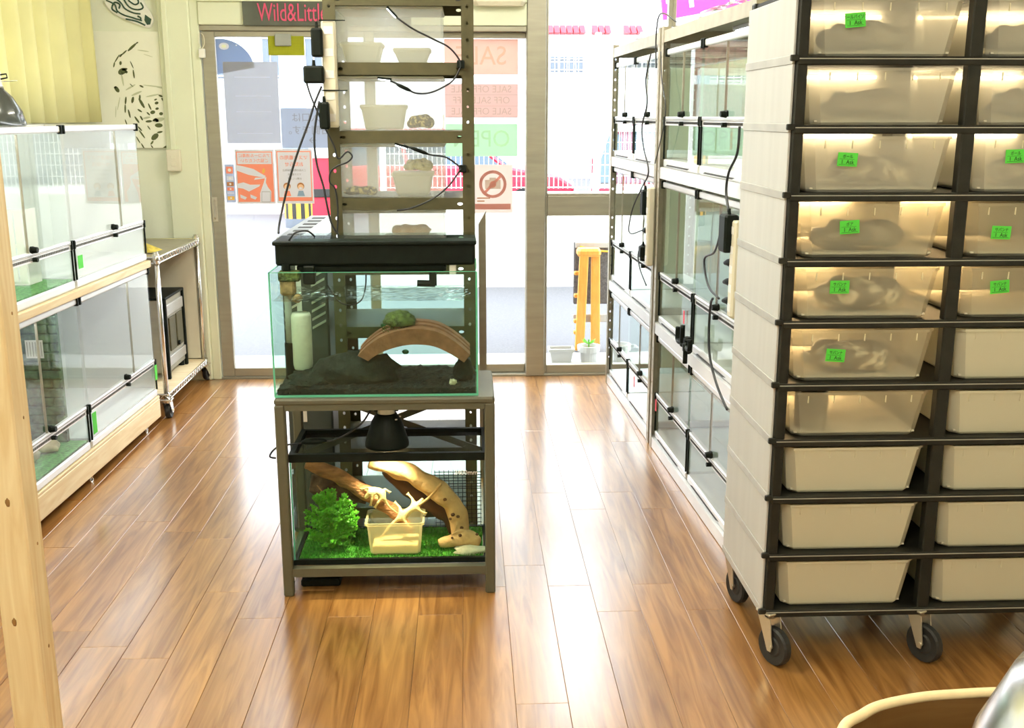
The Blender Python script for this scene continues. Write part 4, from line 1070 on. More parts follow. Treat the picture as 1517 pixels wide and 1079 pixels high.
# heat lamp
hl = thing('heat_lamp', 'black bell-shaped heat lamp standing on the lit terrarium lid', 'lamp', (-.2475, 3.062, .4385))
MB().lathe([(.060,0),(.066,.001),(.066,.010),(.058,.040),(.045,.078),(.032,.100),(.030,.104),(.026,.102),(.040,.076),(.052,.040),(.060,.010),(.060,0)], 32).build('shade', M['black'], hl, smooth=True)
MB().lathe([(.028,.100),(.026,.108),(.026,.138),(.022,.144),(0,.144)], 18).build('socket', M['ceramic'], hl, smooth=True)
MB().tube([(-.036,0,.110),(.036,0,.110)], .003, 6).build('wire_bar', M['black'], hl)
for a in (-.7,.2,1.2,2.6): MB().lathe([(.004,0),(.004,.003)],8,cap=True,c=(.040*math.cos(a),.040*math.sin(a),.087)).build('vent_hole', M['white'], hl)
MB().lathe([(0,.022),(.018,.026),(.026,.042),(.022,.062),(.012,.085),(.012,.10)],18).build('bulb', emitter('warm_bulb', (1.0,.72,.36), 30), hl, smooth=True)
ld = bpy.data.lights.new('heat_lamp_light','SPOT'); ld.energy = 27; ld.color = (1.0,.80,.50); ld.shadow_soft_size = .02; ld.spot_size = math.radians(84); ld.spot_blend = .7
lo_ = bpy.data.objects.new('heat_lamp_light', ld); COL.objects.link(lo_); lo_.parent = hl; lo_.location = (0,0,.018)
o = thing('switched_cord', 'black lamp cord with inline switch running over the terrarium lid', 'cord', (-.42,3.06,.44))
sh = Vector((-.42,3.06,.44))
def rl2(ps): return [tuple(Vector(p)-sh) for p in ps]
cable('cord', M['cord'], rl2([(-.270,3.075,.575),(-.295,3.10,.545),(-.320,3.10,.505),(-.36,3.10,.472),(-.40,3.09,.453),(-.435,3.085,.446),(-.505,3.080,.444),(-.540,3.07,.443),(-.568,3.07,.440),(-.592,3.07,.425),(-.603,3.07,.405),(-.585,3.07,.40)]), .0030, o)
MB().tube(rl2([(-.508,3.080,.446),(-.495,3.081,.447),(-.47,3.083,.448),(-.445,3.085,.448),(-.432,3.086,.447)]), [.004,.009,.011,.009,.004], 12).build('inline_switch', M['black'], o, smooth=True)

# ------------------------------------------------------------------ slotted steel shelf behind the aquarium
HX0, HX1, HY0, HY1 = -.436, .026, 3.42, 3.76
o = thing('slotted_shelf', 'tall olive-grey slotted steel shelf standing behind the aquarium', 'shelf', ((HX0+HX1)/2, HY0, 0))
w2 = (HX1-HX0)/2; dd = HY1-HY0
for (x, y, sx, sy) in ((-w2,0,1,1),(w2,0,-1,1),(-w2,dd,1,-1),(w2,dd,-1,-1)): angle_post(o, M['steel'], x, y, 1.83, sx, sy, .038)
LV = [.10,.313,.523,.733,.943,1.153,1.363,1.572,1.778]
for z in LV: shelf_tray(o, M['steel'], -w2+.002, w2-.002, .002, dd-.002, z, .037)
M['bin'] = milky('hazy_bin_plastic', (.93,.94,.92), clear=.74, transl=.5, rough=.2, tint=(.98,.99,.98))
M['milk'] = milky('milky_box', (.97,.96,.84), clear=.22, transl=.6, rough=.3)
M['python'] = patterned('ball_python_skin', [(.03,.02,.008),(.10,.06,.02),(.55,.45,.16)], 75, pos=(.40,.50,.56))
M['python2'] = patterned('yellow_python_skin', [(.20,.15,.03),(.60,.50,.12),(.78,.68,.30)], 60, pos=(.35,.48,.62))
M['pinksnake'] = patterned('peach_snake_skin', [(.62,.34,.14),(.74,.48,.24),(.80,.58,.34)], 24)
def snake(name_label, c, r0, rad, turns, mat, squash=.7, tail=True, group='snakes on the slotted shelf', h=.5, seed=0):
    pts = []; n = int(40*turns)
    for i in range(n+1):
        t = i/n; a = 2*PI*turns*t + seed; rr = r0*(1-.62*t)
        pts.append((rr*math.cos(a), rr*squash*math.sin(a), rad + h*rad*2*t + .15*rad*math.sin(a*3)))
    rs = [rad*(.25+.75*min(1, i/n*4))*(1 if i < n*.92 else 1) for i in range(n+1)]
    rs[-1] = rad*.45; rs[-2] = rad*.62; rs[-3] = rad*.70; rs[-4] = rad*.62; rs[-5] = rad*.55
    o = MB().tube(pts, rs, 12).build('snake', mat, smooth=True); o.location = c
    return tag(o, name_label, 'snake', group)
ords = {1.572:'top', 1.363:'second', 1.153:'third', .943:'fourth', .733:'fifth'}
for z in (1.572,1.363,1.153,.943):
    b = thing('clear_bin', 'clear plastic snake bin on the %s tier of the slotted shelf' % ords[z], 'bin', (-.238, 3.445, z+.001), 0, 'clear bins on the slotted shelf')
    x0, x1, y1, hh, t = -.166, .166, .28, .160, .003
    G = M['bin']
    MB().box(x0,x1,0,y1,0,t).build('base', G, b)
    MB().box(x0,x1,0,t,t,hh).build('front_wall', G, b); MB().box(x0,x1,y1-t,y1,t,hh).build('back_wall', G, b)
    MB().box(x0,x0+t,t,y1-t,t,hh).build('side_wall', G, b); MB().box(x1-t,x1,t,y1-t,t,hh).build('side_wall', G, b)
    lm = MB(); lm.cbox(x0-.004,x1+.004,-.004,y1+.004,hh,hh+.008,.003); lm.build('lid', M['milk'], b)
    if z == 1.363: MB().box(x1+.0005,x1+.002,.0,.05,.01,.05).build('price_card', M['white'], b)
def milk_box(label, x0, x1, y0, y1, z, h):
    o = thing('milky_tub', label, 'tub', ((x0+x1)/2, y0, z), 0, 'milky tubs in the snake bins'); w = (x1-x0)/2
    open_tub(MB(), -w, w, 0, y1-y0, h-.008, .010, .003, .006, .006).build('tub_wall', M['milk'], o)
    MB().cbox(-w-.005,w+.005,-.005,y1-y0+.005,h-.012,h,.004).build('lid', M['milk'], o); return o
milk_box('wide milky tub in the top snake bin', -.392,-.268, 3.50,3.62, 1.5765, .062)
milk_box('small milky tub beside the wide one in the top snake bin', -.226,-.115, 3.52,3.62, 1.5765, .046)
milk_box('milky tub beside a coiled python in the second snake bin', -.335,-.195, 3.49,3.60, 1.3675, .078)
milk_box('milky tub with a yellow python lying on its lid in the third snake bin', -.240,-.112, 3.50,3.62, 1.1575, .073)
milk_box('milky tub under the peach snake in the fourth snake bin', -.275,-.105, 3.49,3.62, .9475, .072)
snake('dark patterned python coiled in the second snake bin', (-.145,3.50,1.3675), .038, .016, 2.2, M['python'], .8, h=.55, seed=1)
snake('yellow-brown python lying on the milky tub of the third bin', (-.158,3.55,1.2310), .044, .015, 1.9, M['python2'], .7, h=.45, seed=2)
snake('black and tan python flattened in the corner of the third bin', (-.345,3.49,1.1575), .052, .012, 2.2, M['python'], .55, h=.30, seed=3.2)
snake('peach coloured snake lying on the tub of the fourth bin', (-.180,3.53,1.0200), .064, .017, 1.6, M['pinksnake'], .5, h=.12, seed=.4)
# small LED clip lamps with cords
def led(label, x, y, z, tilt, power):
    o = thing('led_clip_lamp', label, 'lamp', (x,y,z)); o.rotation_euler = (0, tilt, 0)
    MB().cbox(-.022,.022,-.008,.008,0,.007,.002).build('housing', M['black'], o)
    MB().box(-.018,.018,-.006,.006,-.002,0).build('led_face', emitter('cool_led', (.85,.92,1.0), power), o)
led('lit LED lamp clipped under the topmost tier of the slotted shelf', -.225, 3.405, 1.718, .8, 22)
led('lit LED lamp clipped under the second tier of the slotted shelf', -.252, 3.405, 1.520, .1, 22)
led('lit LED lamp clipped under the third tier of the slotted shelf', -.205, 3.405, 1.316, .3, 22)
def yc(label, pts, y, r=.0028, nm='lamp_cable'):
    o = cable(nm, M['cord'], [(a, y+(c if c else 0), b) for a, b, c in pts], r); tag(o, label, 'cable')
yc('black LED cable drooping from the topmost lamp to the right post', [(-.208,1.704,0),(-.163,1.673,0),(-.102,1.643,0),(-.05,1.617,0),(-.019,1.581,0),(-.015,1.557,0)], 3.402)
yc('black LED cable swinging from the right post to the second lamp', [(-.015,1.557,0),(-.037,1.52,0),(-.073,1.496,0),(-.115,1.48,0),(-.157,1.48,0),(-.188,1.496,0),(-.240,1.52,0)], 3.402)
yc('black LED cable from the third lamp to a clip on the right post', [(-.196,1.321,0),(-.182,1.315,0),(-.118,1.292,0),(-.065,1.283,0),(-.027,1.258,0),(-.017,1.247,0)], 3.402)
yc('black cable sagging from the right post clip across the third tier', [(-.017,1.247,0),(-.056,1.194,0),(-.11,1.152,0),(-.175,1.124,0),(-.223,1.116,0)], 3.402)
for lab, a, b in (('black inline driver on the second LED cable', (-.170,1.486), (-.215,1.507)), ('black inline driver on the third LED cable', (-.120,1.293),(-.178,1.314))):
    o = tag(MB().tube([(a[0],3.402,a[1]),((a[0]*3+b[0])/4,3.402,(a[1]*3+b[1])/4),((a[0]+b[0]*3)/4,3.402,(a[1]+b[1]*3)/4),(b[0],3.402,b[1])], [.003,.006,.006,.003], 10).build('inline_driver', M['black'], smooth=True), lab, 'driver')
for lab, p in (('black cable clip on the right shelf post under the top bin', (-.012,3.408,1.567)), ('black cable clip on the right shelf post beside the third bin', (-.010,3.408,1.247))):
    o = tag(MB().cbox(-.014,.010,-.008,.009,-.012,.012,.003).build('cable_clip', M['black']), lab, 'clip'); o.location = p
# power strip and adaptors on the left post
power_strip('ivory power strip cable-tied to the left post of the slotted shelf', (-.418, 3.417, 1.375), 0, .32)
adaptor('tall black adaptor at the top of the strip on the slotted shelf', (-.452, 3.40, 1.586), 0, .034, .085)
adaptor('wide black adaptor in the middle of the strip on the slotted shelf', (-.465, 3.40, 1.508), 0, .062, .052)
adaptor('slim black adaptor at the bottom of the strip on the slotted shelf', (-.436, 3.385, 1.37), 0, .030, .082)
for lab, z in (('upper black cable tie round the shelf power strip', 1.694), ('lower black cable tie round the shelf power strip', 1.487)):
    o = MB().box(-.445,-.388,3.383,3.3855,z-.002,z+.002); o.tube([(-.39,3.384,z),(-.365,3.384,z)], .0018, 6); tag(o.build('cable_tie', M['black']), lab, 'cable tie')
yc('black cable sweeping from the shelf power strip down to the overhead filter', [(-.442,1.499,0),(-.467,1.445,0),(-.486,1.392,0),(-.526,1.295,0),(-.553,1.218,0),(-.578,1.134,0),(-.585,1.082,-.04),(-.575,1.062,-.12)], 3.37, .0034, 'power_cable')
yc('black cable dropping from the shelf power strip behind the aquarium', [(-.45,1.455,0),(-.469,1.353,0),(-.466,1.27,0),(-.448,1.197,0),(-.44,1.144,0),(-.427,1.08,0),(-.398,1.024,0),(-.39,.98,0)], 3.36, .0034, 'power_cable')
yc('black cable with a looped end hanging on the left shelf post', [(-.489,1.53,0),(-.49,1.516,0),(-.476,1.465,0),(-.442,1.383,0),(-.413,1.321,0),(-.4,1.28,0),(-.372,1.301,0),(-.357,1.286,0),(-.373,1.269,0),(-.405,1.257,0),(-.427,1.238,0),(-.43,1.207,0),(-.414,1.186,0),(-.408,1.122,0),(-.414,1.025,0),(-.414,.98,0)], 3.38, .0028, 'power_cable')

# vented tower and panel beside the shelf
M['towertop'] = pbr('grey_metal_top', (.28,.30,.31), .4, .3, var=.08)
M['tower'] = pbr('dark_green_grey_case', (.045,.055,.05), .5, var=.2)
o = thing('vented_cabinet', 'long dark cabinet with a slotted grey top beside the slotted shelf', 'cabinet', (-.535, 3.46, 0))
MB().cbox(-.075,.075,0,.76,0,.985,.006).build('case', M['tower'], o)
MB().cbox(-.085,.085,-.01,.77,.985,1.026,.005).build('top_cover', M['towertop'], o)
for i in range(6): MB().box(-.060,-.012,.06+i*.115,.10+i*.115,1.0255,1.0275).build('top_slot', M['vent'], o)
MB().box(-.005,.075,.02,.75,1.0258,1.0290).build('top_rail', M['alu_w'], o)
for x in (-.070,.020):
    for i in range(7): MB().prism([(x,.72+i*.028),(x+.045,.745+i*.028),(x+.045,.753+i*.028),(x,.728+i*.028)], 'y', -.004, .002).build('louvre', M['alu'], o)
MB().box(-.028,-.012,-.003,.003,.40,.96).build('front_strip', M['alu_w'], o)
MB().cbox(-.012,.010,.0-.014,.004,.955,.985,.002).build('vent_label', M['white'], o)
o = thing('leaning_board', 'narrow grey-brown board standing upright behind the slotted shelf', 'board', (.060, 4.05, 0))
MB().prism([(-.016,0),(.012,0),(.012,1.06),(-.016,1.01)], 'y', -.05, .0).build('panel', M['doorframe'], o)

# ------------------------------------------------------------------ black tub rack
KX, KY, KD = .767, 2.50, .43
KW = .845
LZ = [1.693,1.538,1.382,1.224,1.067,.915,.757,.612,.460,.303,.146]
rk = thing('tub_rack', 'black wheeled rack of sliding tubs with white side panels', 'rack', (KX, KY, 0))
B = M['rackblack']
for (x0, x1) in ((0,.026),(.405,.437),(KW-.026,KW)):
    MB().cbox(x0,x1,0,.03,.142,1.70,.003).build('front_post', B, rk)
    MB().cbox(x0,x1,KD-.03,KD,.142,1.70,.003).build('back_post', B, rk)
for i, z in enumerate(LZ):
    m = MB(); m.cbox(.002,KW-.002,-.004,.024,z-.013,z+.007,.003); m.box(.006,KW-.006,.024,KD-.006,z-.006,z+.004)
    m.build('shelf', B, rk)
    MB().box(.004,KW-.004,-.0055,-.0035,z+.0005,z+.0025).build('edge_line', M['stripgrey'], rk)
for i in range(10):
    z1, z0 = LZ[i], LZ[i+1]
    p = MB().cbox(-.007,-.001,.012,KD-.004,z0+.008,z1-.010,.001).build('side_panel', M['panel'], rk)
    MB().cbox(-.009,-.002,.010,KD-.002,z0-.010,z0+.010,.001).build('side_strip', M['stripgrey'], rk)
    MB().cbox(-.016,.004,-.004,.006,z0-.004,z0+.010,.002).build('panel_clip', B, rk)
    MB().cbox(KW+.001,KW+.007,.012,KD-.004,z0+.008,z1-.010,.001).build('side_panel', M['panel'], rk)
MB().box(.01,KW-.01,KD-.004,KD-.001,.15,1.69).build('back_panel', M['cream'], rk)
for x in (.02,.421,KW-.02):
    caster(rk, x, .02, .145, .052, math.radians(-62)); caster(rk, x, KD-.04, .145, .052, math.radians(-75))
# warm strip lamps behind the lit rows; dim strips added to brighten upper rows
warm = emitter('warm_strip_light', (1.0,.70,.36), 110)
for (r, c, l) in ((3,0,.24),(4,0,.22),(5,0,.22),(6,0,.22),(4,1,.18),(3,1,.14),(1,1,.30),(2,1,.30),(0,0,.30),(1,0,.30),(2,0,.30),(0,1,.30)):
    x0 = (.045 if c == 0 else .45)
    k = .35 if r < 3 else 1
    MB().box(x0,x0+l,KD-.022,KD-.012,LZ[r]-.030,LZ[r]-.022).build('light_strip', warm if k == 1 else emitter('added_dim_strip', (1,.82,.55), 22), rk)
M['tubplastic'] = milky('frosted_tub_plastic', (.90,.87,.72), clear=.66, transl=.35, rough=.35, tint=(.97,.95,.90))
M['tubplastic3'] = milky('pale_tub_plastic', (.93,.91,.80), clear=.46, transl=.35, rough=.35, tint=(.97,.95,.90))
M['tubplastic2'] = milky('hazy_tub_plastic', (.93,.90,.72), clear=.10, transl=.25, rough=.4, tint=(.95,.93,.88))
M['boa'] = patterned('grey_white_snake_skin', [(.16,.13,.09),(.34,.29,.20),(.80,.74,.56)], 22, pos=(.42,.54,.58))
M['greysnake'] = patterned('grey_snake_skin', [(.12,.11,.085),(.22,.20,.15),(.34,.31,.24)], 18)
M['bedding'] = pbr('paper_bedding', (.74,.69,.56), .95, var=.12, vscale=40)
names = ['top','second','third','fourth','fifth','sixth','seventh','eighth','ninth','lowest']
stick = {(0,0):(.10,.080,'ボールパイソン'),(2,0):(.105,.078,'ボール'),(3,0):(.122,.075,'ボア'),(4,0):(.108,.081,'サバンナ'),(5,0):(.110,.068,'サバンナ'),
         (2,1):(.100,.085,'ボール'),(3,1):(.085,.060,'サバンナ'),(4,1):(.096,.079,'サバンナ')}
for c in range(2):
    for r in range(10):
        x0 = KX + (.032 if c == 0 else .443); w = .362
        zb = LZ[r+1] + .0075; h = LZ[r]-LZ[r+1]-.026
        col = 'beside the white side panel' if c == 0 else 'past the middle post'
        st = (r, c) in stick
        t_ = thing('sliding_tub', 'frosted tub%s, %s shelf of the black rack, %s' % (' with green sticker' if st else '', names[r], col), 'tub', (x0, KY+.004, zb), 0, 'sliding tubs in the black rack')
        hazy = (r >= 7) or (c == 1 and r >= 5)
        m = MB(); open_tub(m, .004, w-.004, .004, .40, h, .016, .003, .007, .020)
        m.build('tub_shell', M['tubplastic2'] if hazy else (M['tubplastic3'] if r < 3 else M['tubplastic']), t_)
        b_ = MB().box(.026,w-.026,.026,.37,.007,.011).build('bedding', M['bedding'], t_)
        for k in range(5): xx = .05+k*(w-.1)/4; MB().box(xx-.0012,xx+.0012,.0035,.0065,h-.028,h-.010).build('rim_rib', M['tubplastic2'], t_)
        if st:
            sx, sz, tx = stick[(r, c)]
            e = MB().cbox(-.024,.024,-.0012,0,-.016,.016,.0005).build('label_sticker', M['greentag'], t_)
            e.location = (sx, .0035, sz); e.rotation_euler = (0, math.radians((r*37+c*50) % 11 - 5), 0)
            lettering(tx, .0105, M['ink'], e, (0,-.0016,.0065), sx=.8, depth=.0002); lettering('1  Ask', .0135, M['ink'], e, (0,-.0016,-.0062), sx=.9, depth=.0002)
            ln = MB(); ln.box(-.020,.020,-.0016,-.0012,-.0125,-.0118); ln.box(-.020,.016,-.0016,-.0012,.0005,.001); ln.build('rule_line', M['ink'], e)
        base = (x0+w/2, KY+.17, zb+.0115)
        if (r, c) == (4,0): snake('thick grey snake with white blotches in the fifth tub down', (x0+.200,KY+.108,zb+.0115), .108, .029, 2.0, M['boa'], .60, group='snakes in the tub rack', h=.50, seed=.5)
        elif (r, c) == (5,0): snake('grey snake with white barred flanks in the sixth tub down', (x0+.175,KY+.105,zb+.0115), .112, .028, 1.6, M['boa'], .58, group='snakes in the tub rack', h=.40, seed=2.4)
        elif (r, c) == (3,0): snake('plain grey snake stretched low in the fourth tub down', (x0+.185,KY+.11,zb+.0115), .118, .027, 1.6, M['greysnake'], .55, group='snakes in the tub rack', h=.4, seed=1.2)
        elif (r, c) in ((0,0),(1,0),(2,0),(0,1),(1,1),(2,1)):
            nm = {(0,0):'top tub beside the side panel',(1,0):'second tub down beside the side panel',(2,0):'third tub down beside the side panel',(0,1):'top tub past the middle post',(1,1):'second tub down past the middle post',(2,1):'third tub down past the middle post'}[(r,c)]
            snake('greyish coiled snake in the ' + nm, (base[0]+.02*(r-1), KY+.115, base[2]), .105, .026, 2.1, M['greysnake'] if r != 2 else M['boa'], .6, group='snakes in the tub rack', h=.45, seed=r*1.7+c)
        elif (r, c) == (6,0):
            o = tag(MB().lathe([(.040,0),(.042,.09),(.034,.09),(.034,0)],20).build('cork_tube', M['greysnake']), 'short dark tube standing at the left end of the seventh tub', 'tube'); o.location = (x0+.085, KY+.09, zb+.012)

# ------------------------------------------------------------------ wooden post and chair in the foreground
o = thing('wooden_post', 'rough pine post standing on the floor before the left cabinets', 'post', (-.961, 2.14, 0))
MB().cbox(-.038,.037,-.04,.037,0,2.498,.004).build('timber', M['pine'], o)
M['pinedark'] = pbr('dark_knot', (.30,.16,.05), .8)
for z, r in ((.28,.0035),(.52,.003),(.80,.003),(1.02,.003)):
    MB().blob((0,0,0),(.001,r,r*1.3),10,6,.1,2,1).build('knot', M['pinedark'], o, smooth=True, loc=(.0372,.005,z))
for x, z in ((-.01,.36),(.005,.63)): MB().blob((0,0,0),(.005,.001,.010),10,6,.1,2,1).build('knot', M['pinedark'], o, smooth=True, loc=(x,-.0402,z))
M['ply'] = wood('bent_plywood', (.22,.105,.03), (.32,.165,.055), rough=.4, scale=(3,3,25), coat=.3, rnd=0)
M['plyedge'] = pbr('pale_ply_edge', (.90,.70,.40), .5, var=.06, vscale=60)
ch = thing('bentwood_chair', 'bentwood chair with a curved brown plywood back and pale edge', 'chair', (.56, .86, 0))
prof = smooth_path([(-.215,-.10,0),(-.205,.03,0),(-.174,.12,0),(-.142,.149,0),(-.112,.168,0),(-.060,.183,0),(-.012,.188,0),(.036,.19,0),(.09,.186,0),(.135,.168,0),(.205,.13,0),(.24,.05,0),(.25,-.08,0)], 6)
n = len(prof); vs = []
for k, p in enumerate(prof):
    nrm = Vector((p.x, p.y, 0)).normalized()*.011
    for (q, z) in ((p,.46),(p,.776),(p-nrm,.776),(p-nrm,.46)): vs.append((q.x,q.y,z))
fs = []
for k in range(n-1):
    for i in range(4): j=(i+1)%4; fs.append((k*4+i,k*4+j,(k+1)*4+j,(k+1)*4+i))
MB().add(vs, fs).build('backrest', M['ply'], ch)
eg = [(p.x-.0055*Vector((p.x,p.y)).normalized().x, p.y-.0055*Vector((p.x,p.y)).normalized().y, .778) for p in prof]
MB().tube(eg, .0062, 8).build('back_edge', M['plyedge'], ch, smooth=True)
MB().lathe([(0,.43),(.19,.43),(.20,.44),(.20,.455),(.19,.462),(0,.462)],28).build('seat', M['ply'], ch)
for sx in (-1,1):
    for sy in (-1,1): MB().tube([(sx*.14,sy*.13,.432),(sx*.18,sy*.16,0)], [.015,.011], 10).build('leg', M['ply'], ch, smooth=True)
M['silver'] = pbr('spun_silver', (.78,.78,.80), .22, 1.0, var=.1, vscale=20)
o = thing('silver_dome_lamp', 'shiny silver lamp dome lying on the bentwood chair seat', 'lamp', (.602, .80, .463)); 
MB().lathe([(.150,0),(.158,.004),(.160,.16),(.157,.30),(.148,.38),(.120,.45),(.065,.49),(0,.50)],36).build('reflector', M['silver'], o, smooth=True)
MB().lathe([(.03,.495),(.028,.55),(.02,.56),(0,.56)],18).build('socket', M['ceramic'], o, smooth=True)
MB().tube([(-.155,.02,.36),(-.195,.022,.385)], .0022, 6).build('wire_arm', M['white'], o)

# ------------------------------------------------------------------ back wall: curtain, canvas, plaque, conduit
M['curtain'] = pbr('pale_yellow_curtain', (.92,.89,.50), .85, var=.06, vscale=6, transl=.35)
vs = []; fs = []; n = 130
for i in range(n+1):
    y = 4.20 + (5.60-4.20)*i/n
    for (z, amp) in ((1.380,1.25),(1.6,1.15),(2.0,1.0),(2.40,.8)):
        ph = y*34 + 1.3*math.sin(y*5.3)
        vs.append((-1.893 + amp*(.034*math.sin(ph)+.010*math.sin(ph*.47+1)), y + .01*math.sin(ph*.5)*(2.4-z), z))
for i in range(n):
    for k in range(3): a = i*4+k; fs.append((a, a+4, a+5, a+1))
o = thing('curtain', 'pleated pale yellow curtain hanging on the left wall in the corner', 'curtain', (0,0,0))
m = MB().add(vs, fs).build('cloth', M['curtain'], o, smooth=True); solid(m, .002)
MB().tube([(-1.885,4.12,2.415),(-1.885,5.66,2.415)], .011, 10).build('curtain_rod', M['alu'], o, smooth=True)
for y in (4.25,5.5): MB().tube([(-1.95,y,2.43),(-1.885,y,2.43)], .007, 8).build('rod_bracket', M['alu'], o)

M['canvas'] = pbr('canvas_white', (.90,.91,.80), .8, var=.02, bump=.05, bscale=300)
M['sepia'] = pbr('sepia_ink', (.10,.12,.045), .8)
M['washink'] = pbr('thin_ink_wash', (.55,.58,.42), .8)
CW, CH = .384, .582
ow = thing('owl_canvas', 'unframed white canvas with an ink sketch of an owl', 'picture', (-1.915, YB-.022, 1.247))
MB().cbox(0,CW,0,.021,0,CH,.002).build('canvas_board', M['canvas'], ow)
def cl(cx, cz): return ((cx-471-(cz-169)*.068)/985, CH-(cz-169)/985)
def dab(cx, cz, l, wd, ang, mat, parent=ow):
    x, z = cl(cx, cz); l /= 985; wd /= 985
    if not (.004 < x < CW-.004 and .004 < z < CH-.004): return
    pts = []
    for k in range(10):
        a = 2*PI*k/10; q = 1+.25*noise.noise(Vector((cx, cz, k)))
        u, v = l/2*math.cos(a)*q, wd/2*math.sin(a)*q
        pts.append((x+u*math.cos(ang)-v*math.sin(ang), z+u*math.sin(ang)+v*math.cos(ang)))
    pts = [(min(max(a,.001),CW-.001), min(max(b,.001),CH-.001)) for a,b in pts]
    dabs[mat].prism(pts, 'y', -.0012, 0)
dabs = {'sepia': MB(), 'washink': MB()}
for a in [(690,245,60,12,.7),(715,224,16,6,.6),(650,272,40,7,.7),(615,300,50,6,.95),(600,330,28,7,1.3),(634,285,22,9,.8),(632,322,20,12,1.4),(640,362,46,30,.5),(652,352,30,12,.2),(660,365,14,14,0),
          (688,330,40,5,-1.2),(697,375,44,8,-1.5),(612,450,34,20,-1.0),(604,440,16,10,.5),(685,430,24,4,-.8),(735,435,22,9,-.5),
          (655,505,40,9,1.4),(690,502,34,13,1.3),(735,518,56,14,-1.1),(726,488,24,9,1.5),(652,545,44,8,1.5),(672,570,44,9,-1.4),(725,555,26,9,-.6),(775,535,36,8,-1.2),(790,563,26,18,.3),(810,517,20,14,.3),(812,545,18,12,.3),
          (830,482,22,10,-.4),(843,502,26,11,-.9),(805,500,16,8,.4),(832,570,20,16,.2),(870,556,20,32,.1),(868,622,30,14,.8),(710,600,40,10,-1.0),(733,592,26,9,-1.1),(768,570,22,8,-.8),(770,608,34,12,.1),
          (800,600,26,12,.5),(820,628,40,22,0),(812,604,18,16,.3),(655,612,30,6,-1.3),(685,640,26,7,-1.0),(725,645,30,8,-.9),(770,640,26,6,-1.0),(800,685,46,26,.7),(825,662,30,10,.2),(735,672,50,8,-1.0),(715,700,40,6,-1.1),
          (785,715,24,9,.9),(740,735,40,7,-1.1),(765,762,46,6,-1.0),(785,735,20,6,-1.0),(875,712,40,20,-1.2),(858,735,50,12,.5),(880,745,34,10,-.6),(845,770,36,16,.2),(890,765,40,10,-.2),(860,760,24,14,.8),(878,412,18,4,-.8),(882,462,18,4,-.5)]: dab(*a, 'sepia')
for a in [(745,262,60,5,-.15),(770,285,50,3,-.3),(680,440,60,8,.5),(800,435,120,6,-.12),(840,445,60,5,-.2),(605,560,60,3,1.45),(620,520,70,4,1.3),(790,480,70,8,.2),(640,400,8,70,.1),(760,590,40,10,.2),(820,600,60,22,.2),(710,470,60,10,.4)]: dab(*a, 'washink')
tag(dabs['sepia'].build('ink_dabs', M['sepia'], ow), kind='stuff'); tag(dabs['washink'].build('ink_wash', M['washink'], ow), kind='stuff')

pq = thing('mask_plaque', 'black and white plaque of curling hair-like swirls above the owl canvas', 'plaque', (-1.70, YB-.012, 1.86))
out = [(-.14,.19),(-.115,.10),(-.075,.055),(.0,.018),(.085,-.012),(.108,.004),(.118,.03),(.105,.065),(.075,.12),(.10,.19),(.04,.24),(-.08,.24)]
sp = [(p.x, p.y) for p in smooth_path([(a,b,0) for a,b in out+[out[0]]], 4)[:-1]]
MB().prism(sp, 'y', 0, .011).build('plaque_board', M['white'], pq)
M['dgreen'] = pbr('dark_green_print', (.03,.08,.055), .6)
MB().prism([(.078,.052),(.108,.030),(.100,.004),(.084,.002),(.072,.024)], 'y', -.002, 0).build('dark_patch', M['dgreen'], pq)
sw = MB()
for pts in ([(-.11,.12),(-.07,.10),(-.06,.07),(-.03,.05),(.02,.035),(.06,.022)],[(-.08,.14),(-.04,.11),(-.02,.08),(.02,.06),(.055,.055)],[(-.06,.06),(-.085,.08),(-.07,.11),(-.045,.10),(-.05,.08)],
            [(0,.12),(.03,.10),(.05,.11),(.04,.13),(.02,.125)],[(-.02,.03),(.03,.02),(.075,0)],[(-.03,.14),(.0,.09),(.04,.075),(.07,.085),(.06,.11)],[(-.10,.16),(-.05,.17),(0,.15),(.05,.16)],[(.04,.045),(.055,.035),(.05,.022)]):
    sw.tube(smooth_path([(a,-.001,b) for a,b in pts],5), .0042, 6)
sw.build('swirl_lines', M['dgreen'], pq, smooth=True)
o = thing('wall_outlet', 'cream surface outlet box with conduit running up the back wall', 'outlet', (-1.52, YB-.0355, 1.13))
MB().cbox(-.036,.036,-.028,0,0,.11,.004).build('box', M['ivory'], o)
for z in (.035,.072): MB().cbox(-.012,.012,-.031,-.027,z-.009,z+.009,.001).build('socket', M['cream'], o)
MB().cbox(-.013,.013,-.018,0,.11,1.365,.003).build('conduit', M['trim'], o)

# sign over the door
M['signgrey'] = pbr('dark_slate_sign', (.085,.095,.075), .5, var=.25, vscale=9)
M['signpink'] = pbr('pink_letters', (.72,.09,.20), .5)
sg = thing('shop_sign_plaque', 'dark sign plaque with tall pink lettering over the door', 'sign', (-.70, YB-.0455, 1.858))
MB().cbox(-.425,.425,0,.014,0,.118,.002).build('board', M['signgrey'], sg)
lettering('Wild&Little', .125, M['signpink'], sg, (-.350,-.003,.060), sx=.60, depth=.003, align='LEFT')
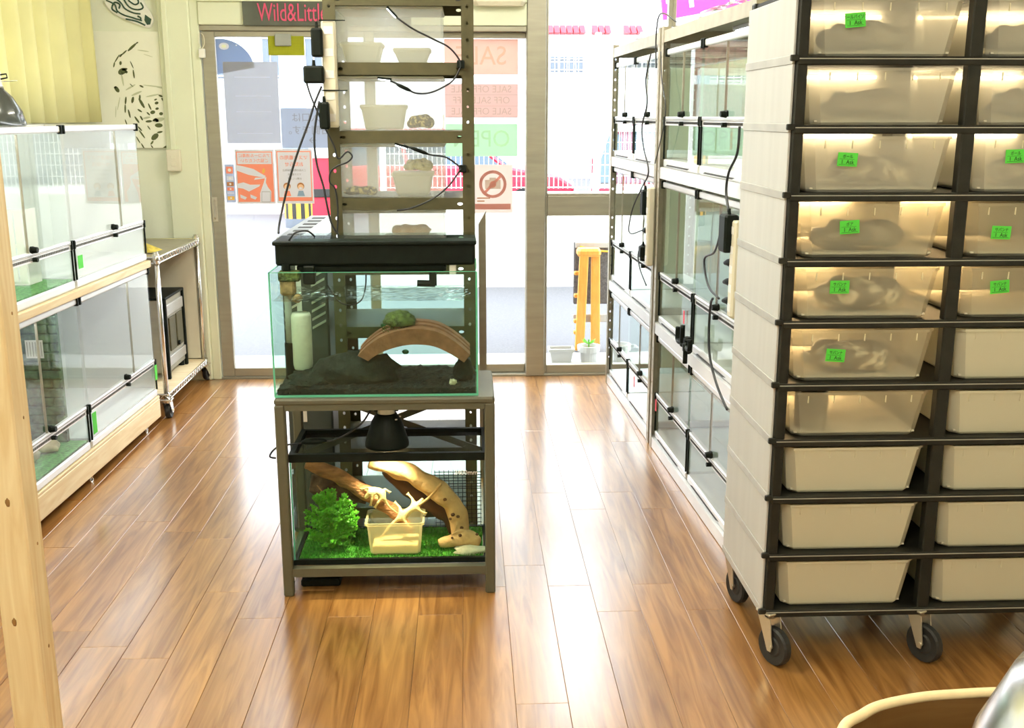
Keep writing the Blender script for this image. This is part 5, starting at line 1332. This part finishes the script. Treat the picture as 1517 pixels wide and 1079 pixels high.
# boxes at the head of the door
o = thing('door_sensor_box', 'cream rounded box with a dark round lens over the door', 'sensor', (.185, YB-.03, 1.955))
MB().cbox(-.145,.125,-.07,0,0,.13,.02).build('case', M['ivory'], o)
MB().tube([(.0,-.069,.085),(.0,-.085,.085)], [.035,.028], 16).build('lens', M['black'], o, smooth=True)
o = thing('door_chime_pad', 'yellow-green mesh pad under a grey box on the door glass', 'pad', (-.918, YB-.004, 1.715))
M['ygpad'] = pbr('yellow_green_pad', (.55,.56,.03), .7, transl=.3)
MB().cbox(-.094,.090,-.004,.010,0,.095,.002).build('pad', M['ygpad'], o)
gl = MB()
for i in range(24): gl.box(-.090+i*.0077,-.0885+i*.0077,-.0055,-.004,.003,.092)
for i in range(12): gl.box(-.092,.088,-.0055,-.004,.004+i*.0077,.0055+i*.0077)
gl.build('pad_grid', pbr('olive_grid', (.34,.36,.02), .8), o)
MB().cbox(-.056,.026,-.022,-.0055,.045,.105,.004).build('grey_box', M['greyplastic'], o)

# ------------------------------------------------------------------ notices on the door glass (printed side faces the street)
M['paper'] = pbr('thin_white_paper', (.56,.58,.64), .8, transl=.5, var=.02)
M['paperblue'] = pbr('bluish_paper', (.50,.55,.65), .8, transl=.5)
M['coral'] = pbr('coral_print', (.92,.30,.20), .7)
M['pale_lav'] = pbr('pale_print', (.74,.77,.92), .7)
M['greytext'] = pbr('grey_print', (.34,.35,.40), .7)
M['gold'] = pbr('gold_print', (.85,.50,.10), .7)
M['skin'] = pbr('peach_print', (.85,.58,.38), .7); M['hair'] = pbr('brown_print', (.45,.20,.08), .7); M['bluep'] = pbr('blue_print', (.25,.38,.55), .7)
PY = YB + .0085
def sheet(name, label, cat, x0, x1, z0, z1, mat, y=PY, group=None):
    o = thing(name, label, cat, ((x0+x1)/2, y, z0), 0, group)
    w = (x1-x0)/2; MB().box(-w,w,-.0008,0,0,z1-z0).build('paper', mat, o); return o, w, z1-z0
def flat(parent, name, mat, pts, k=1):
    return MB().prism(pts, 'y', -.0008-.0005*k, -.0008-.0005*(k-1)).build(name, mat, parent)
def rect(parent, name, mat, x0, x1, z0, z1, k=1): return flat(parent, name, mat, [(x0,z0),(x1,z0),(x1,z1),(x0,z1)], k)
def disc(parent, name, mat, x, z, r, k=1, n=18, sq=1): return flat(parent, name, mat, [(x+r*math.cos(2*PI*i/n), z+r*sq*math.sin(2*PI*i/n)) for i in range(n)], k)
def ring2(parent, name, mat, x, z, r0, r1, k=1, n=28):
    m = MB(); y0, y1 = -.0008-.0005*k, -.0008-.0005*(k-1)
    vs = [(x+r*math.cos(2*PI*i/n), y, z+r*math.sin(2*PI*i/n)) for y in (y0,y1) for r in (r0,r1) for i in range(n)]
    for i in range(n):
        j=(i+1)%n; m_=[(i,j,n+j,n+i),(2*n+i,3*n+i,3*n+j,2*n+j),(n+i,n+j,3*n+j,3*n+i),(j,i,2*n+i,2*n+j)]
        m.f += m_
    m.v = vs; return m.build(name, mat, parent)

o = thing('round_notice', 'grey-blue round-topped notice partly behind a paper sheet on the door', 'notice', (-1.262, PY+.0006, 1.62))
arc = [(-.02,0),(.172,.035)] + [(-.005+.178*math.cos(a), .020+.158*math.sin(a)) for a in [PI*.06+PI*.46*k/12 for k in range(13)]] + [(-.02,.175)]
M['bluenote'] = pbr('grey_blue_notice', (.36,.45,.62), .7, transl=.5)
MB().prism(arc, 'y', -.0004, .0004).build('paper', M['bluenote'], o)
MB().prism([(.022+.026*math.cos(2*PI*i/12), .140+.018*math.sin(2*PI*i/12)) for i in range(12)], 'y', -.001, -.0004).build('pale_mark', M['pale_lav'], o)
MB().prism([(.022+.014*math.cos(2*PI*i/6), .140+.009*math.sin(2*PI*i/6)) for i in range(6)], 'y', -.0016, -.001).build('centre_mark', M['trim'], o)
MB().prism([(.085+.004*math.cos(2*PI*i/8), .145+.004*math.sin(2*PI*i/8)) for i in range(8)], 'y', -.001, -.0004).build('white_dot', M['white'], o)

o, w, h = sheet('paper_notice', 'plain large white paper sheet with faint print taped inside the door', 'notice', -1.252, -.972, 1.270, 1.683, M['paper'])
for z in (.335,.24,.16,.05): rect(o, 'faint_line', M['pale_lav'], -w*.6, w*.7, z, z+.003)
o, w, h = sheet('paper_notice', 'bluish paper with mirrored handwritten entrance directions on the door', 'notice', -.968, -.705, 1.246, 1.450, M['paperblue'])
lettering('入口は', .050, M['greytext'], o, (0,-.0016,h-.05), True); lettering('右側です。', .050, M['greytext'], o, (0,-.0016,h-.115), True); lettering('→', .05, M['greytext'], o, (.03,-.0016,h-.165), True)
# hand-disinfection notice
o, w, h = sheet('alcohol_notice', 'coral notice with two hands and a pump bottle seen from behind', 'notice', -1.219, -1.014, .955, 1.238, M['pale_lav'])
rect(o, 'coral_border', M['coral'], -w+.008, w-.008, .010, h-.010, 1); rect(o, 'header', M['pale_lav'], -w+.013, w-.013, h-.075, h-.015, 2)
lettering('アルコール消毒に', .021, M['coral'], o, (0,-.0024,h-.032), True); lettering('ご協力ください', .021, M['coral'], o, (0,-.0024,h-.058), True)
def pl1(pts): return [((cx-275-(cz-160)*.085)/1971-w, h-(cz-160)/1971) for cx, cz in pts]
flat(o, 'upper_hand', M['pale_lav'], pl1([(292,315),(370,330),(480,358),(560,405),(610,432),(590,445),(500,432),(430,418),(300,372)]), 2)
flat(o, 'lower_hand', M['pale_lav'], pl1([(312,510),(380,495),(450,520),(555,518),(545,538),(440,590),(380,560),(318,552)]), 2)
flat(o, 'pump_bottle', M['pale_lav'], pl1([(556,610),(575,545),(590,500),(600,455),(490,470),(500,448),(615,442),(612,500),(635,545),(672,590),(672,700),(560,700)]), 2)
flat(o, 'bottle_label', M['greytext'], pl1([(572,590),(662,590),(668,700),(575,700)]), 3); flat(o, 'bottle_label_face', M['pale_lav'], pl1([(576,595),(658,595),(664,695),(579,695)]), 4)
flat(o, 'drop', M['gold'], pl1([(585,345),(600,375),(592,402),(575,402),(570,375)]), 2)
for cx in (350,455): flat(o, 'sparkle', M['pale_lav'], pl1([(cx,620),(cx+70,650),(cx+55,675),(cx+5,655)]), 2)
# mask notice
o, w, h = sheet('mask_notice', 'coral-bordered notice with two small children drawn, seen from behind', 'notice', -1.008, -.812, .955, 1.240, M['pale_lav'])
rect(o, 'coral_border', M['coral'], -w+.008, w-.008, .014, h-.010, 1); rect(o, 'field', M['pale_lav'], -w+.013, w-.013, .034, h-.015, 2)
lettering('マスク着用の', .025, M['coral'], o, (0,-.0024,h-.045), True); lettering('お知らせ', .025, M['coral'], o, (0,-.0024,h-.080), True)
for i, s_ in enumerate(('ご入店の際は感染防止','マスク着用を','お願いします')): lettering(s_, .0125, M['greytext'], o, (0,-.0024,h-.110-.022*i), True)
for x, b in ((-.042,M['coral']),(.030,M['bluep'])):
    disc(o, 'hair', M['hair'], x, .092, .019, 3); disc(o, 'face', M['skin'], x, .087, .015, 4); disc(o, 'mask', M['pale_lav'], x, .081, .009, 5, sq=.7)
    flat(o, 'clothes', b, [(x-.020,.040),(x+.020,.040),(x+.012,.068),(x-.012,.068)], 3)
# payment sticker strip
o, w, h = sheet('sticker_strip', 'narrow grey strip of small orange stickers beside the coral notice', 'sticker', -1.276, -1.224, .962, 1.163, M['paperblue'])
for i, (z, mt, hh) in enumerate(((.165,M['coral'],.036),(.122,M['pale_lav'],.022),(.092,M['hair'],.022),(.066,M['coral'],.018),(.045,M['pale_lav'],.008),(.018,M['gold'],.020))):
    rect(o, 'small_sticker', mt, -w+.008, w-.008, z-hh/2+.005, z+hh/2+.005, 1); disc(o, 'sticker_mark', M['white'], 0, z+.005, hh*.25, 2)
# SALE posters on the other door leaf
PY2 = YB + .0485
M['salepink'] = pbr('light_paled_red_poster', (.80,.58,.52), .8, transl=.6); M['saletext'] = milky('pale_poster_text', (.90,.84,.76), clear=.5, transl=.6)  # poster red and mauve paled to stand in for strong daylight behind
M['salemauve'] = pbr('light_paled_mauve_poster', (.70,.54,.52), .8, transl=.6); M['opengreen'] = pbr('pale_green_poster', (.55,.76,.57), .8, transl=.6)
M['openlite'] = milky('pale_green_text', (.82,.92,.82), clear=.5, transl=.6); M['ringred'] = milky('pale_red_ring', (.88,.55,.48), clear=.35, transl=.6, tint=(.95,.75,.70)); M['papwarm'] = pbr('warm_paper', (.76,.68,.64), .8, transl=.55)  # pale print colours for the OPEN poster and the no-photo ring
o, w, h = sheet('sale_poster', 'light-paled red SALE poster on the door glass, seen from behind', 'poster', -.11, .277, 1.622, 1.802, M['salepink'], PY2)
lettering('SALE', .135, M['saletext'], o, (0,-.0016,.092), True, sx=.95)
o, w, h = sheet('sale_poster', 'mauve poster tiled with SALE OFF, seen from behind', 'poster', -.11, .277, 1.402, 1.576, M['salemauve'], PY2)
for i, s_ in enumerate(('SALE OFF SALE','OFF SALE OFF','SALE OFF SALE')): 
    lettering(s_, .050, M['saletext'], o, (0,-.0016,.145-.057*i), True, sx=.98); rect(o, 'divider_line', M['saletext'], -w, w, .116-.057*i, .118-.057*i)
o, w, h = sheet('open_poster', 'pale green OPEN poster on the door glass, seen from behind', 'poster', -.11, .274, 1.200, 1.370, M['opengreen'], PY2)
lettering('OPEN', .125, M['openlite'], o, (0,-.0016,.088), True, sx=.95)
o, w, h = sheet('no_photo_notice', 'pale notice with a crossed-out camera in a red ring', 'notice', .036, .248, .897, 1.156, M['papwarm'], PY2)
ring2(o, 'ban_ring', M['ringred'], 0, .155, .058, .074); flat(o, 'ban_slash', M['ringred'], [(-.052,.112),(-.042,.102),(.052,.198),(.042,.208)], 3)
rect(o, 'camera_body', M['saletext'], -.042, .042, .130, .178, 1); disc(o, 'camera_lens', M['ringred'], 0, .154, .018, 2); rect(o, 'camera_top', M['saletext'], -.018, .018, .178, .190, 1)
rect(o, 'caption_band', M['ringred'], -w+.01, w-.01, .020, .050, 1)
for z, l in ((.078,.07),(.062,.04)): rect(o, 'dark_mark', M['hair'], -.085, -.085+l, z, z+.006, 2)
